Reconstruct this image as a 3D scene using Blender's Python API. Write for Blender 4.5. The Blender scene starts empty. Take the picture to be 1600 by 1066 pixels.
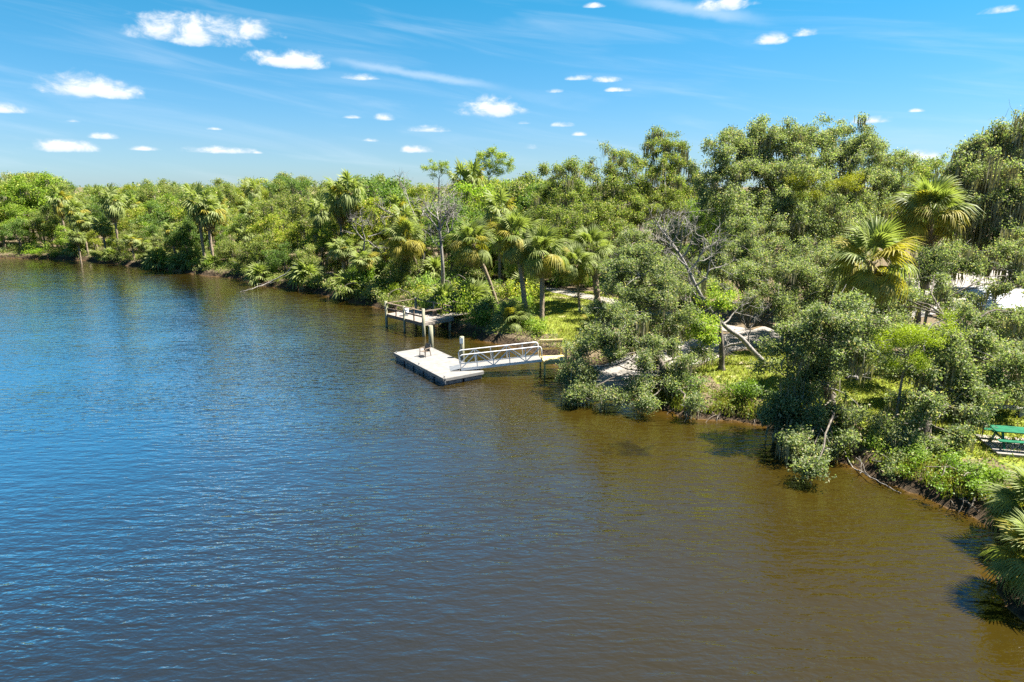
import bpy, math, random
import numpy as np
from mathutils import Vector, Euler

# ------------------------------------------------------------------ camera, light, exposure
SC = bpy.context.scene
COL = SC.collection
F, HOR, H = 1000.0, 290.0, 13.0            # focal length in photo pixels, horizon row, camera height
PITCH = math.atan((533 - HOR) / F)
cam_d = bpy.data.cameras.new('camera')
cam_d.sensor_width = 36.0
cam_d.lens = 36.0 * F / 1600.0
cam_d.clip_end = 20000
cam = bpy.data.objects.new('camera', cam_d)
COL.objects.link(cam)
cam.location = (0, 0, H)
cam.rotation_euler = (math.pi / 2 - PITCH, 0, 0)
SC.camera = cam

SUN_EL, SUN_AZ = math.radians(58), math.radians(80)      # azimuth measured from +Y towards +X
SUN_DIR = Vector((math.sin(SUN_AZ) * math.cos(SUN_EL), math.cos(SUN_AZ) * math.cos(SUN_EL), math.sin(SUN_EL)))
sun_d = bpy.data.lights.new('sun', 'SUN')
sun_d.energy = 5.0
sun_d.angle = math.radians(0.6)
sun_d.color = (1.0, 0.95, 0.86)
sun = bpy.data.objects.new('sun', sun_d)
COL.objects.link(sun)
sun.rotation_euler = SUN_DIR.to_track_quat('Z', 'Y').to_euler()

vs = SC.view_settings
vs.view_transform = 'Standard'
vs.look = 'None'
vs.exposure = 2.15
vs.gamma = 1.0
vs.use_curve_mapping = False
SC.render.engine = 'CYCLES'
cy = SC.cycles
cy.max_bounces = 8
cy.diffuse_bounces = 5
cy.glossy_bounces = 2
cy.transmission_bounces = 3
cy.transparent_max_bounces = 4
cy.caustics_reflective = False
cy.caustics_refractive = False
cy.use_denoising = False
cy.sample_clamp_indirect = 4.0


def ray(px, py):
    u = (px - 800) / F
    v = (533 - py) / F
    return np.array([u, math.cos(PITCH) + v * math.sin(PITCH), -math.sin(PITCH) + v * math.cos(PITCH)])


def gp(px, py, z=0.0):
    """Where the view ray through a photo pixel meets the level z."""
    d = ray(px, py)
    return np.array([0, 0, H]) + d * ((z - H) / d[2])


def dp(px, py, Y):
    """The point of that ray at ground distance Y."""
    d = ray(px, py)
    return np.array([0, 0, H]) + d * (Y / d[1])


def to_px(p):
    x, y, z = p[0], p[1], p[2] - H
    c, s = math.cos(PITCH), math.sin(PITCH)
    dep = y * c - z * s
    return 800 + F * x / dep, 533 - F * (y * s + z * c) / dep


# ------------------------------------------------------------------ sky
world = bpy.data.worlds.new('World')
SC.world = world
world.use_nodes = True
wt = world.node_tree
wt.nodes.clear()


class NT:
    """Small helper for building node trees."""
    def __init__(self, tree):
        self.t = tree

    def n(self, typ, **kw):
        nd = self.t.nodes.new(typ)
        for k, v in kw.items():
            setattr(nd, k, v)
        return nd

    def link(self, a, b):
        self.t.links.new(a, b)

    def put(self, sock, val):
        if isinstance(val, bpy.types.NodeSocket):
            self.link(val, sock)
        else:
            sock.default_value = val

    def m(self, op, a, b=None, c=None, clamp=False):
        nd = self.n('ShaderNodeMath', operation=op)
        nd.use_clamp = clamp
        self.put(nd.inputs[0], a)
        if b is not None:
            self.put(nd.inputs[1], b)
        if c is not None:
            self.put(nd.inputs[2], c)
        return nd.outputs[0]

    def mix(self, fac, a, b, blend='MIX'):
        nd = self.n('ShaderNodeMix', data_type='RGBA', blend_type=blend)
        self.put(nd.inputs[0], fac)
        for s, v in ((nd.inputs[6], a), (nd.inputs[7], b)):
            if isinstance(v, bpy.types.NodeSocket):
                self.link(v, s)
            else:
                s.default_value = (*v, 1.0) if len(v) == 3 else v
        return nd.outputs[2]

    def noise(self, vec, scale, detail=3, rough=0.55, dist=0.0):
        nd = self.n('ShaderNodeTexNoise')
        if vec is not None:
            self.link(vec, nd.inputs['Vector'])
        nd.inputs['Scale'].default_value = scale
        nd.inputs['Detail'].default_value = detail
        nd.inputs['Roughness'].default_value = rough
        nd.inputs['Distortion'].default_value = dist
        return nd.outputs['Fac']

    def ramp(self, fac, a, b, smooth=True):
        nd = self.n('ShaderNodeMapRange', interpolation_type='SMOOTHSTEP' if smooth else 'LINEAR')
        self.put(nd.inputs['Value'], fac)
        self.put(nd.inputs['From Min'], a)
        self.put(nd.inputs['From Max'], b)
        return nd.outputs[0]

    def mapping(self, vec, scale=(1, 1, 1), rot=(0, 0, 0)):
        nd = self.n('ShaderNodeMapping')
        self.link(vec, nd.inputs['Vector'])
        nd.inputs['Scale'].default_value = scale
        nd.inputs['Rotation'].default_value = rot
        return nd.outputs[0]


w = NT(wt)
out = w.n('ShaderNodeOutputWorld')
bg = w.n('ShaderNodeBackground')
bg.inputs['Strength'].default_value = 0.0505
w.link(bg.outputs[0], out.inputs[0])
sky = w.n('ShaderNodeTexSky', sky_type='NISHITA')
sky.sun_disc = False
sky.sun_elevation = SUN_EL
sky.sun_rotation = SUN_AZ
sky.altitude = 0
sky.air_density = 1.0
sky.dust_density = 0.15
sky.ozone_density = 2.5
tc = w.n('ShaderNodeTexCoord')
sep = w.n('ShaderNodeSeparateXYZ')
w.link(tc.outputs['Generated'], sep.inputs[0])
X, Y_, Z_ = sep.outputs
az_raw = w.m('ARCTAN2', X, Y_)
# the same fair-weather field goes on all round the horizon: azimuth folds back beyond +-45 degrees
A45 = math.radians(45)
az = w.m('SUBTRACT', w.m('PINGPONG', w.m('ADD', az_raw, A45 + 4 * A45), 2 * A45), A45)
el = w.m('ARCSINE', Z_)
nz = w.noise(w.mapping(tc.outputs['Generated'], (1, 1, 1.7)), 30.0, 8, 0.6, 0.3)
nzc = w.m('MULTIPLY', w.m('SUBTRACT', nz, 0.5), 4.2)
# puffs: photo x, photo y of the flat base centre, half width, height (pixels), weight
CLOUDS = [(300, 66, 85, 44, 1), (395, 58, 46, 28, .95), (345, 58, 80, 30, .9), (452, 104, 56, 27, 1), (118, 148, 58, 36, 1), (180, 152, 48, 22, .95),
          (562, 124, 30, 12, .75), (15, 176, 36, 14, .9), (118, 191, 26, 6, .6), (95, 236, 56, 19, .85), (166, 217, 25, 10, .8), (222, 235, 24, 7, .9),
          (345, 239, 52, 11, .85), (402, 240, 12, 4, .6), (766, 180, 50, 27, 1), (672, 206, 35, 11, .85), (651, 238, 27, 12, .95), (578, 221, 15, 5, .8),
          (602, 188, 18, 12, .6), (549, 185, 16, 6, .6), (820, 194, 12, 6, .7), (880, 198, 18, 8, .85), (906, 212, 13, 7, .85), (905, 125, 20, 8, .7),
          (950, 128, 26, 9, .65), (966, 143, 22, 7, .7), (865, 145, 16, 7, .6), (1205, 68, 26, 19, .95), (1258, 56, 20, 14, .8), (1364, 192, 30, 13, .95),
          (1433, 175, 14, 6, .7), (1130, 14, 48, 30, .8), (1565, 20, 34, 12, .7), (1566, 212, 24, 16, .9), (1440, 250, 36, 16, .85), (928, 12, 20, 8, .6),
          (830, 233, 14, 8, .6), (335, 203, 18, 5, .5)]


def azel(px, py):
    d = ray(px, py)
    return math.atan2(d[0], d[1]), math.asin(d[2] / np.linalg.norm(d))


dmin = None
base_ = None
for (cx, cyy, hw, hh, wgt) in CLOUDS:
    a0, e0 = azel(cx, cyy - hh * 0.15)
    a1, _ = azel(cx + hw, cyy)
    _, e1 = azel(cx, cyy - hh)
    sx, sy = 1.0 / abs(a1 - a0), 1.0 / (e1 - e0)
    u = w.m('MULTIPLY_ADD', az, sx, -a0 * sx)
    v = w.m('MULTIPLY_ADD', el, sy, -e0 * sy)
    under = w.m('MULTIPLY_ADD', v, -2.6, 0.45, clamp=True)
    v = w.m('MAXIMUM', v, w.m('MULTIPLY', v, -3.2))
    d2 = w.m('MULTIPLY_ADD', u, u, w.m('MULTIPLY', v, v))
    d2 = w.m('ADD', d2, (1 - wgt) * 1.1)
    sh_ = w.m('MULTIPLY', w.m('SUBTRACT', 1.25, d2, clamp=True), under)
    base_ = sh_ if base_ is None else w.m('MAXIMUM', base_, sh_)
    dmin = d2 if dmin is None else w.m('MINIMUM', dmin, d2)
dens = w.m('SUBTRACT', w.m('SUBTRACT', 1.0, dmin), nzc)
# below the puffs' own bodies the noise only frays the edges
cl = w.ramp(dens, -0.45, 1.25)
cl = w.m('MULTIPLY', cl, w.ramp(dmin, 2.8, 1.0))
# thin cirrus streaks
comb = w.n('ShaderNodeCombineXYZ')
w.link(w.m('MULTIPLY', az, 2.2), comb.inputs[0])
w.link(w.m('MULTIPLY_ADD', el, 22.0, w.m('MULTIPLY', az, 3.0)), comb.inputs[1])
ci = w.noise(comb.outputs[0], 1.6, 5, 0.55, 0.6)
ci = w.m('MULTIPLY', w.ramp(ci, 0.45, 0.85), 0.22)
a0, e0 = azel(650, 116)
rc = w.m('SUBTRACT', el, e0)
rc = w.m('ADD', rc, w.m('MULTIPLY', w.m('SUBTRACT', az, a0), 0.13))
rc = w.m('ABSOLUTE', w.m('ADD', rc, w.m('MULTIPLY', nzc, 0.0025)))
streak = w.m('MULTIPLY', w.ramp(rc, 0.0085, 0.0), w.ramp(w.m('ABSOLUTE', w.m('SUBTRACT', az, a0)), 0.15, 0.05))
a0, e0 = azel(1080, 14)
rc = w.m('ADD', w.m('SUBTRACT', el, e0), w.m('MULTIPLY', w.m('SUBTRACT', az, a0), 0.2))
rc = w.m('ABSOLUTE', w.m('ADD', rc, w.m('MULTIPLY', nzc, 0.003)))
streak2 = w.m('MULTIPLY', w.ramp(rc, 0.013, 0.0), w.ramp(w.m('ABSOLUTE', w.m('SUBTRACT', az, a0)), 0.12, 0.03))
ci = w.m('ADD', ci, w.m('MULTIPLY', w.m('MAXIMUM', streak, streak2), 0.33), clamp=True)
tint = w.n('ShaderNodeMix', data_type='RGBA', blend_type='MULTIPLY')
tint.inputs[0].default_value = 1.0
w.link(sky.outputs[0], tint.inputs[6])
tr_ = w.n('ShaderNodeValToRGB')
tr_.color_ramp.elements[0].position, tr_.color_ramp.elements[0].color = 0.0, (.32, .47, .70, 1)
tr_.color_ramp.elements[1].position, tr_.color_ramp.elements[1].color = 0.65, (.21, .55, .69, 1)
for ps, cl_ in ((0.055, (.32, .48, .66, 1)), (0.25, (.13, .58, .69, 1))):
    e_ = tr_.color_ramp.elements.new(ps)
    e_.color = cl_
w.link(Z_, tr_.inputs[0])
w.link(tr_.outputs[0], tint.inputs[7])
skyc = tint.outputs[2]
cc = w.mix(w.ramp(w.m('ADD', dens, w.m('MULTIPLY', nzc, -0.3)), 0.1, 1.0), (3.9, 4.4, 4.85), (5.1, 5.2, 5.3))
cc = w.mix(w.m('MULTIPLY', base_, 0.75), cc, (3.5, 4.1, 4.7))
c1 = w.mix(ci, skyc, (4.7, 5.1, 5.5))
c2 = w.mix(w.m('MULTIPLY', cl, 0.97), c1, cc)
w.link(c2, bg.inputs['Color'])

# ------------------------------------------------------------------ helpers
rng = np.random.default_rng(11)
random.seed(11)


def tag(o, label=None, cat=None, group=None, kind=None):
    if label:
        o['label'] = label
    if cat:
        o['category'] = cat
    if group:
        o['group'] = group
    if kind:
        o['kind'] = kind
    return o


def empty(name, loc, label=None, cat=None, group=None):
    o = bpy.data.objects.new(name, None)
    o.empty_display_size = 0.3
    COL.objects.link(o)
    o.location = Vector([float(c) for c in loc])
    return tag(o, label, cat, group)


def mesh_np(name, V, Q, mat, parent=None, smooth=False, origin=None, nper=4):
    """One mesh object out of numpy vertices and faces (all quads or all triangles)."""
    V = np.asarray(V, np.float32)
    Q = np.asarray(Q, np.int32)
    if origin is not None:
        V = V - np.asarray(origin, np.float32)
    me = bpy.data.meshes.new(name)
    me.vertices.add(len(V))
    me.vertices.foreach_set('co', V.ravel())
    k = Q.shape[1]
    me.loops.add(Q.size)
    me.loops.foreach_set('vertex_index', Q.ravel())
    me.polygons.add(len(Q))
    me.polygons.foreach_set('loop_start', np.arange(0, Q.size, k, dtype=np.int32))
    if smooth:
        me.polygons.foreach_set('use_smooth', np.ones(len(Q), bool))
    me.update(calc_edges=True)
    me.materials.append(mat)
    o = bpy.data.objects.new(name, me)
    COL.objects.link(o)
    if parent is not None:
        o.parent = parent
    return o


class MB:
    """Collects boxes, bars and tubes; build() links them as one mesh object."""
    def __init__(self):
        self.v, self.f = [], []

    def hexa(self, pts):
        b = len(self.v)
        self.v += [tuple(map(float, p)) for p in pts]
        self.f += [tuple(b + i for i in q) for q in ((0, 3, 2, 1), (4, 5, 6, 7), (0, 1, 5, 4), (1, 2, 6, 5), (2, 3, 7, 6), (3, 0, 4, 7))]
        return self

    def box(self, c, s, ux=(1, 0, 0), uy=(0, 1, 0), uz=(0, 0, 1)):
        c, ux, uy, uz = (np.array(a, float) for a in (c, ux, uy, uz))
        hx, hy, hz = ux * s[0] / 2, uy * s[1] / 2, uz * s[2] / 2
        return self.hexa([c - hx - hy - hz, c + hx - hy - hz, c + hx + hy - hz, c - hx + hy - hz,
                          c - hx - hy + hz, c + hx - hy + hz, c + hx + hy + hz, c - hx + hy + hz])

    def bar(self, p, q, wd, ht, up=(0, 0, 1)):
        p, q, up = (np.array(a, float) for a in (p, q, up))
        d = q - p
        L = np.linalg.norm(d)
        d = d / L
        s = np.cross(up, d)
        if np.linalg.norm(s) < 1e-4:
            s = np.cross((1, 0, 0), d)
        s /= np.linalg.norm(s)
        u = np.cross(d, s)
        return self.box((p + q) / 2, (L, wd, ht), d, s, u)

    def tube(self, pts, rad, n=8, cap=True):
        V, Q = tube_np(pts, rad, n)
        b = len(self.v)
        self.v += [tuple(map(float, p)) for p in V]
        self.f += [tuple(int(i) + b for i in q) for q in Q]
        if cap:
            self.f.append(tuple(b + i for i in range(n))[::-1])
            self.f.append(tuple(b + len(V) - n + i for i in range(n)))
        return self

    def build(self, name, mat, parent=None, smooth=False, bevel=0.0):
        o_ = np.array(parent.location) if parent is not None else np.zeros(3)
        if parent is not None and parent.parent is not None:
            o_ = np.zeros(3)
        p2 = parent
        o_ = np.zeros(3)
        while p2 is not None:
            o_ = o_ + np.array(p2.location)
            p2 = p2.parent
        me = bpy.data.meshes.new(name)
        me.from_pydata([tuple(np.array(a) - o_) for a in self.v], [], self.f)
        if smooth:
            me.polygons.foreach_set('use_smooth', [len(p.vertices) == 4 for p in me.polygons])
        me.materials.append(mat)
        me.update()
        o = bpy.data.objects.new(name, me)
        COL.objects.link(o)
        if parent is not None:
            o.parent = parent
        if bevel:
            m = o.modifiers.new('bevel', 'BEVEL')
            m.width = bevel
            m.segments = 2
        return o


def tube_np(pts, rad, n=6):
    P = np.asarray(pts, float)
    R = np.broadcast_to(np.asarray(rad, float), (len(P),))
    T = np.gradient(P, axis=0)
    T /= np.linalg.norm(T, axis=1)[:, None] + 1e-9
    ref = np.array([0, 0, 1.0]) if abs(T[:, 2]).mean() < 0.85 else np.array([1.0, 0, 0])
    S = np.cross(T, ref)
    S /= np.linalg.norm(S, axis=1)[:, None] + 1e-9
    U = np.cross(S, T)
    a = np.linspace(0, 2 * math.pi, n, endpoint=False)
    ring = S[:, None, :] * np.cos(a)[None, :, None] + U[:, None, :] * np.sin(a)[None, :, None]
    V = (P[:, None, :] + ring * R[:, None, None]).reshape(-1, 3)
    i = np.arange(len(P) - 1)[:, None] * n
    j = np.arange(n)[None, :]
    k = (j + 1) % n
    Q = np.stack([i + j, i + k, i + n + k, i + n + j], -1).reshape(-1, 4)
    return V, Q


class Soup:
    """Collects numpy quads of many tubes or leaves."""
    def __init__(self):
        self.V, self.Q, self.n = [], [], 0

    def add(self, V, Q):
        self.V.append(np.asarray(V, np.float32))
        self.Q.append(np.asarray(Q, np.int64) + self.n)
        self.n += len(V)

    def tube(self, pts, rad, n=5):
        self.add(*tube_np(pts, rad, n))

    def build(self, name, mat, parent=None, smooth=True, origin=None):
        if not self.V:
            return None
        return mesh_np(name, np.concatenate(self.V), np.concatenate(self.Q), mat, parent, smooth, origin)


def copy_tree(o, parent=None):
    c = o.copy()
    COL.objects.link(c)
    c.parent = parent
    for ch in list(o.children):
        copy_tree(ch, c)
    return c


# ------------------------------------------------------------------ materials
def new_mat(name):
    m = bpy.data.materials.new(name)
    m.use_nodes = True
    t = NT(m.node_tree)
    m.node_tree.nodes.clear()
    o = t.n('ShaderNodeOutputMaterial')
    return m, t, o


def principled(t, o, color, rough=0.6, spec=0.5, metal=0.0):
    p = t.n('ShaderNodeBsdfPrincipled')
    t.put(p.inputs['Base Color'], color if isinstance(color, bpy.types.NodeSocket) else (*color, 1))
    t.put(p.inputs['Roughness'], rough)
    p.inputs['Specular IOR Level'].default_value = spec
    p.inputs['Metallic'].default_value = metal
    t.link(p.outputs[0], o.inputs[0])
    return p


def bump(t, p, height, strength=0.5, dist=0.05):
    b = t.n('ShaderNodeBump')
    b.inputs['Strength'].default_value = strength
    b.inputs['Distance'].default_value = dist
    t.link(height, b.inputs['Height'])
    t.link(b.outputs[0], p.inputs['Normal'])
    return b


def pos(t):
    return t.n('ShaderNodeNewGeometry').outputs['Position']


def leaf_mat(name, dark, light, yellow=None, trans=0.35, rough=0.45, spec=0.4, ysh=0.06):
    """Leaves: colour varies leaf by leaf, sprig by sprig and tree by tree (the object's own colour tints it)."""
    m, t, o = new_mat(name)
    g = t.n('ShaderNodeNewGeometry')
    oi = t.n('ShaderNodeObjectInfo')
    nz = t.noise(g.outputs['Position'], 1.15, 3, 0.6)
    f = t.m('ADD', t.m('MULTIPLY', g.outputs['Random Per Island'], 0.5), t.m('MULTIPLY', t.ramp(nz, 0.36, 0.64), 0.5))
    c = t.mix(f, dark, light)
    nz2 = t.noise(t.mapping(g.outputs['Position'], (1, 1, 1.3)), 0.62, 2, 0.5)
    c = t.mix(t.m('MULTIPLY', t.ramp(nz2, 0.55, 0.72), 0.55), c, tuple(0.5 * q + 0.5 * v * sum(light) / 3 for q, v in zip(light, (1.0, 1.02, .82))))
    if yellow is not None:
        r2 = t.m('FRACT', t.m('MULTIPLY', g.outputs['Random Per Island'], 37.7))
        c = t.mix(t.m('LESS_THAN', r2, ysh), c, yellow)
    c = t.mix(1.0, c, oi.outputs['Color'], 'MULTIPLY')
    p = t.n('ShaderNodeBsdfPrincipled')
    t.link(c, p.inputs['Base Color'])
    p.inputs['Roughness'].default_value = rough
    p.inputs['Specular IOR Level'].default_value = spec
    tr = t.n('ShaderNodeBsdfTranslucent')
    t.link(t.mix(1.0, c, (1.15, 1.25, 0.55), 'MULTIPLY'), tr.inputs[0])
    mx = t.n('ShaderNodeMixShader')
    mx.inputs[0].default_value = trans
    t.link(p.outputs[0], mx.inputs[1])
    t.link(tr.outputs[0], mx.inputs[2])
    t.link(mx.outputs[0], o.inputs[0])
    return m


def rough_mat(name, c1, c2, scale=6.0, rough=0.8, bmp=0.4, dist=0.03, stretch=(1, 1, 1), spec=0.3, detail=5):
    m, t, o = new_mat(name)
    v = t.mapping(pos(t), stretch)
    nz = t.noise(v, scale, detail, 0.62)
    p = principled(t, o, t.mix(t.ramp(nz, 0.3, 0.7), c1, c2), rough, spec)
    if bmp:
        bump(t, p, nz, bmp, dist)
    return m


M = {}
M['oak_leaf'] = leaf_mat('oak_leaf', (0.070, 0.108, 0.038), (0.300, 0.345, 0.165), (0.38, 0.33, 0.21), 0.50, 0.55, 0.2, 0.10)
M['wood_leaf'] = leaf_mat('wood_leaf', (0.076, 0.122, 0.022), (0.25, 0.295, 0.070), (0.38, 0.34, 0.15), 0.48, 0.6, 0.2, 0.12)
M['lime_leaf'] = leaf_mat('lime_leaf', (0.10, 0.155, 0.014), (0.20, 0.26, 0.022), None, 0.4, 0.5, 0.3)
M['fern'] = leaf_mat('fern', (0.22, 0.235, 0.008), (0.36, 0.36, 0.012), None, 0.3, 0.6, 0.2)
M['palm_leaf'] = leaf_mat('palm_leaf', (0.135, 0.175, 0.042), (0.26, 0.295, 0.10), None, 0.42, 0.55, 0.2)
M['palm_yellow'] = leaf_mat('palm_yellow', (0.20, 0.18, 0.022), (0.33, 0.28, 0.045), None, 0.4, 0.6, 0.2)
M['dead_frond'] = leaf_mat('dead_frond', (0.19, 0.125, 0.065), (0.33, 0.235, 0.13), None, 0.2, 0.7, 0.2)
M['moss'] = leaf_mat('moss', (0.17, 0.155, 0.095), (0.31, 0.28, 0.18), None, 0.25, 0.85, 0.1)
M['bark'] = rough_mat('bark', (0.055, 0.045, 0.036), (0.17, 0.145, 0.115), 7, 0.9, 0.7, 0.06, (1, 1, 0.35))
M['pale_bark'] = rough_mat('pale_bark', (0.11, 0.10, 0.088), (0.29, 0.265, 0.235), 8, 0.85, 0.5, 0.04, (1, 1, 0.4))
M['palm_bark'] = rough_mat('palm_bark', (0.12, 0.09, 0.06), (0.30, 0.235, 0.165), 9, 0.9, 0.8, 0.06, (1, 1, 2.2))
M['metal'] = rough_mat('metal', (0.62, 0.62, 0.62), (0.72, 0.72, 0.72), 3, 0.42, 0.0)
M['deck_white'] = rough_mat('deck_white', (0.160, 0.151, 0.139), (0.208, 0.199, 0.186), 2.5, 0.7, 0.15, 0.01)
M['metal_grey'] = rough_mat('metal_grey', (0.10, 0.11, 0.12), (0.16, 0.17, 0.18), 5, 0.55, 0.1, 0.01)
M['float'] = rough_mat('float', (0.012, 0.028, 0.05), (0.03, 0.065, 0.10), 3, 0.4, 0.2, 0.02)
M['old_wood'] = rough_mat('old_wood', (0.16, 0.138, 0.115), (0.28, 0.245, 0.21), 5, 0.85, 0.5, 0.02, (1, 1, 1))
M['rail_wood'] = rough_mat('rail_wood', (0.11, 0.078, 0.058), (0.20, 0.15, 0.11), 6, 0.85, 0.4, 0.02)
M['treated'] = rough_mat('treated', (0.15, 0.15, 0.10), (0.28, 0.265, 0.185), 5, 0.85, 0.4, 0.03, (1, 1, 0.25))
M['new_wood'] = rough_mat('new_wood', (0.44, 0.35, 0.14), (0.58, 0.47, 0.22), 4, 0.8, 0.3, 0.02)
M['green_paint'] = rough_mat('green_paint', (0.006, 0.085, 0.042), (0.014, 0.135, 0.068), 4, 0.4, 0.1, 0.01)
M['white'] = rough_mat('white', (0.72, 0.72, 0.70), (0.82, 0.82, 0.80), 2, 0.5, 0.0)
M['bluewhite'] = rough_mat('bluewhite', (0.45, 0.52, 0.60), (0.60, 0.66, 0.72), 4, 0.5, 0.0)
M['roof_metal'] = rough_mat('roof_metal', (0.46, 0.48, 0.50), (0.56, 0.57, 0.58), 1.2, 0.75, 0.05, 0.01)
M['concrete'] = rough_mat('concrete', (0.17, 0.152, 0.128), (0.285, 0.26, 0.23), 1.3, 0.9, 0.3, 0.02, detail=8)
M['grill_stone'] = rough_mat('grill_stone', (0.20, 0.19, 0.175), (0.34, 0.32, 0.30), 5, 0.9, 0.4, 0.02)
M['red'] = rough_mat('red', (0.36, 0.03, 0.025), (0.46, 0.055, 0.045), 2, 0.6, 0.1, 0.01)
M['dark_glass'] = rough_mat('dark_glass', (0.03, 0.04, 0.05), (0.05, 0.06, 0.07), 1, 0.1, 0.0)
M['chair'] = rough_mat('chair', (0.12, 0.09, 0.065), (0.20, 0.155, 0.115), 8, 0.6, 0.2, 0.01)

# ------------------------------------------------------------------ terrain and water
shore_px = [(-260, 399), (-120, 401), (0, 403), (80, 405), (130, 407), (170, 412), (240, 418), (285, 424), (300, 428), (370, 435), (405, 444), (430, 449), (490, 455), (520, 464), (545, 472),
            (600, 482), (655, 500), (690, 512), (730, 524), (760, 533), (800, 541), (850, 550), (872, 562), (900, 590), (950, 607), (1000, 622), (1040, 640), (1060, 648), (1110, 655),
            (1150, 657), (1190, 665), (1240, 690), (1290, 712), (1350, 735), (1420, 765), (1460, 785), (1530, 802), (1562, 825), (1585, 850), (1560, 880), (1552, 900), (1580, 935), (1640, 975)]
shore = [gp(a, b)[:2] for a, b in shore_px]
shore = [np.array(s) for s in ((-3000, 900), (-700, 380), (-330, 235))] + shore + [np.array(s) for s in ((21, 13), (27, 2), (33, -18), (45, -60), (70, -300))]
shore = np.array(shore)
poly = np.vstack([shore, [(4000, -300), (4000, 5000), (-3000, 5000)]])


def sdist(x, y):
    """Signed distance to the waterline: positive on land."""
    P = np.stack([np.ravel(x), np.ravel(y)], 1).astype(float)
    best = np.full(len(P), 1e9)
    for a, b in zip(shore[:-1], shore[1:]):
        ab = b - a
        tt = np.clip(((P - a) @ ab) / (ab @ ab), 0, 1)
        best = np.minimum(best, np.hypot(*(P - a - tt[:, None] * ab).T))
    ins = np.zeros(len(P), bool)
    n = len(poly)
    for i in range(n):
        x0, y0 = poly[i]
        x1, y1 = poly[(i + 1) % n]
        c = (y0 > P[:, 1]) != (y1 > P[:, 1])
        if c.any():
            xi = x0 + (P[:, 1] - y0) * (x1 - x0) / ((y1 - y0) or 1e-9)
            ins ^= c & (P[:, 0] < xi)
    return np.where(ins, best, -best).reshape(np.shape(x))


ramp_line = np.array([(2.6, 40.2), (5.6, 41.8), (9, 43.8), (14, 46.3), (20, 49.8), (28, 54.6), (40, 61), (60, 70)])


def line_dist(x, y, L):
    P = np.stack([np.ravel(x), np.ravel(y)], 1).astype(float)
    best = np.full(len(P), 1e9)
    for a, b in zip(L[:-1], L[1:]):
        ab = b - a
        tt = np.clip(((P - a) @ ab) / (ab @ ab), 0, 1)
        best = np.minimum(best, np.hypot(*(P - a - tt[:, None] * ab).T))
    return best.reshape(np.shape(x))


def height(x, y, d=None):
    x = np.asarray(x, float)
    y = np.asarray(y, float)
    d = sdist(x, y) if d is None else d
    wob = 0.25 * np.sin(x * 0.9 + y * 0.37) + 0.2 * np.sin(y * 1.3 - x * 0.5)
    dd = d + wob
    up = np.where(dd > 0, 0.66 * (1 - np.exp(-np.maximum(dd, 0) / 0.38)) + 0.75 * (1 - np.exp(-np.maximum(dd, 0) / 9)), 0)
    dn = np.where(dd <= 0, np.maximum(dd * 0.28, -2.2), 0)
    z = up + dn + 0.06 * np.sin(x * 0.6) * np.cos(y * 0.45) * (d > 2)
    ramp = np.clip(d * 0.13 - 0.12, -1.0, 1.3)          # the boat ramp slopes evenly into the river
    k = np.clip((line_dist(x, y, ramp_line) - 2.6) / 1.5, 0, 1)
    k = np.where(d > 16, 1, k)
    return z * k + ramp * (1 - k)


def h1(x, y):
    return float(height(np.array([x]), np.array([y]))[0])


def lines(lo, hi, fine_lo, fine_hi, fine, far):
    a = list(np.arange(fine_lo, fine_hi, fine))
    s, p = fine, fine_lo
    while p > lo:
        s *= far
        p -= s
        a.insert(0, max(p, lo))
    s, p = fine, a[-1]
    while p < hi:
        s *= far
        p += s
        a.append(min(p, hi))
    return np.array(a)


gx = lines(-3000, 3500, -100, 45, 0.75, 1.25)
gy = lines(-280, 4500, 8, 125, 0.75, 1.25)
GX, GY = np.meshgrid(gx, gy)
D = sdist(GX, GY)
GZ = height(GX, GY, D)
nx, ny = len(gx), len(gy)
ii = (np.arange(ny - 1)[:, None] * nx + np.arange(nx - 1)[None, :])
QUADS = np.stack([ii, ii + 1, ii + nx + 1, ii + nx], -1).reshape(-1, 4)
LAWNS = [np.array([(2.6, 53), (7, 53), (9.5, 60), (12, 66), (9, 72), (2.5, 73), (1.5, 60)]),
         np.array([(12, 41), (14, 36.5), (16, 35), (17.5, 33), (18, 31), (21, 27), (30, 24), (30, 33), (26, 38), (24, 44), (20, 46), (14, 44)]),
         np.array([(3.5, 49), (7, 47), (8, 53), (4, 54)]), np.array([(-13, 74), (-8, 70), (-7, 78), (-12, 82)]), np.array([(20, 20), (34, 20), (34, 30), (22, 26)])]


def in_poly(x, y, pl):
    ins = np.zeros(np.shape(x), bool)
    for i in range(len(pl)):
        x0, y0 = pl[i]
        x1, y1 = pl[(i + 1) % len(pl)]
        c = (y0 > y) != (y1 > y)
        ins ^= c & (x < x0 + (y - y0) * (x1 - x0) / ((y1 - y0) or 1e-9))
    return ins


lawn = np.zeros(GX.shape, np.float32)
for pl in LAWNS:
    lawn[in_poly(GX, GY, pl)] = 1.0

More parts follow.
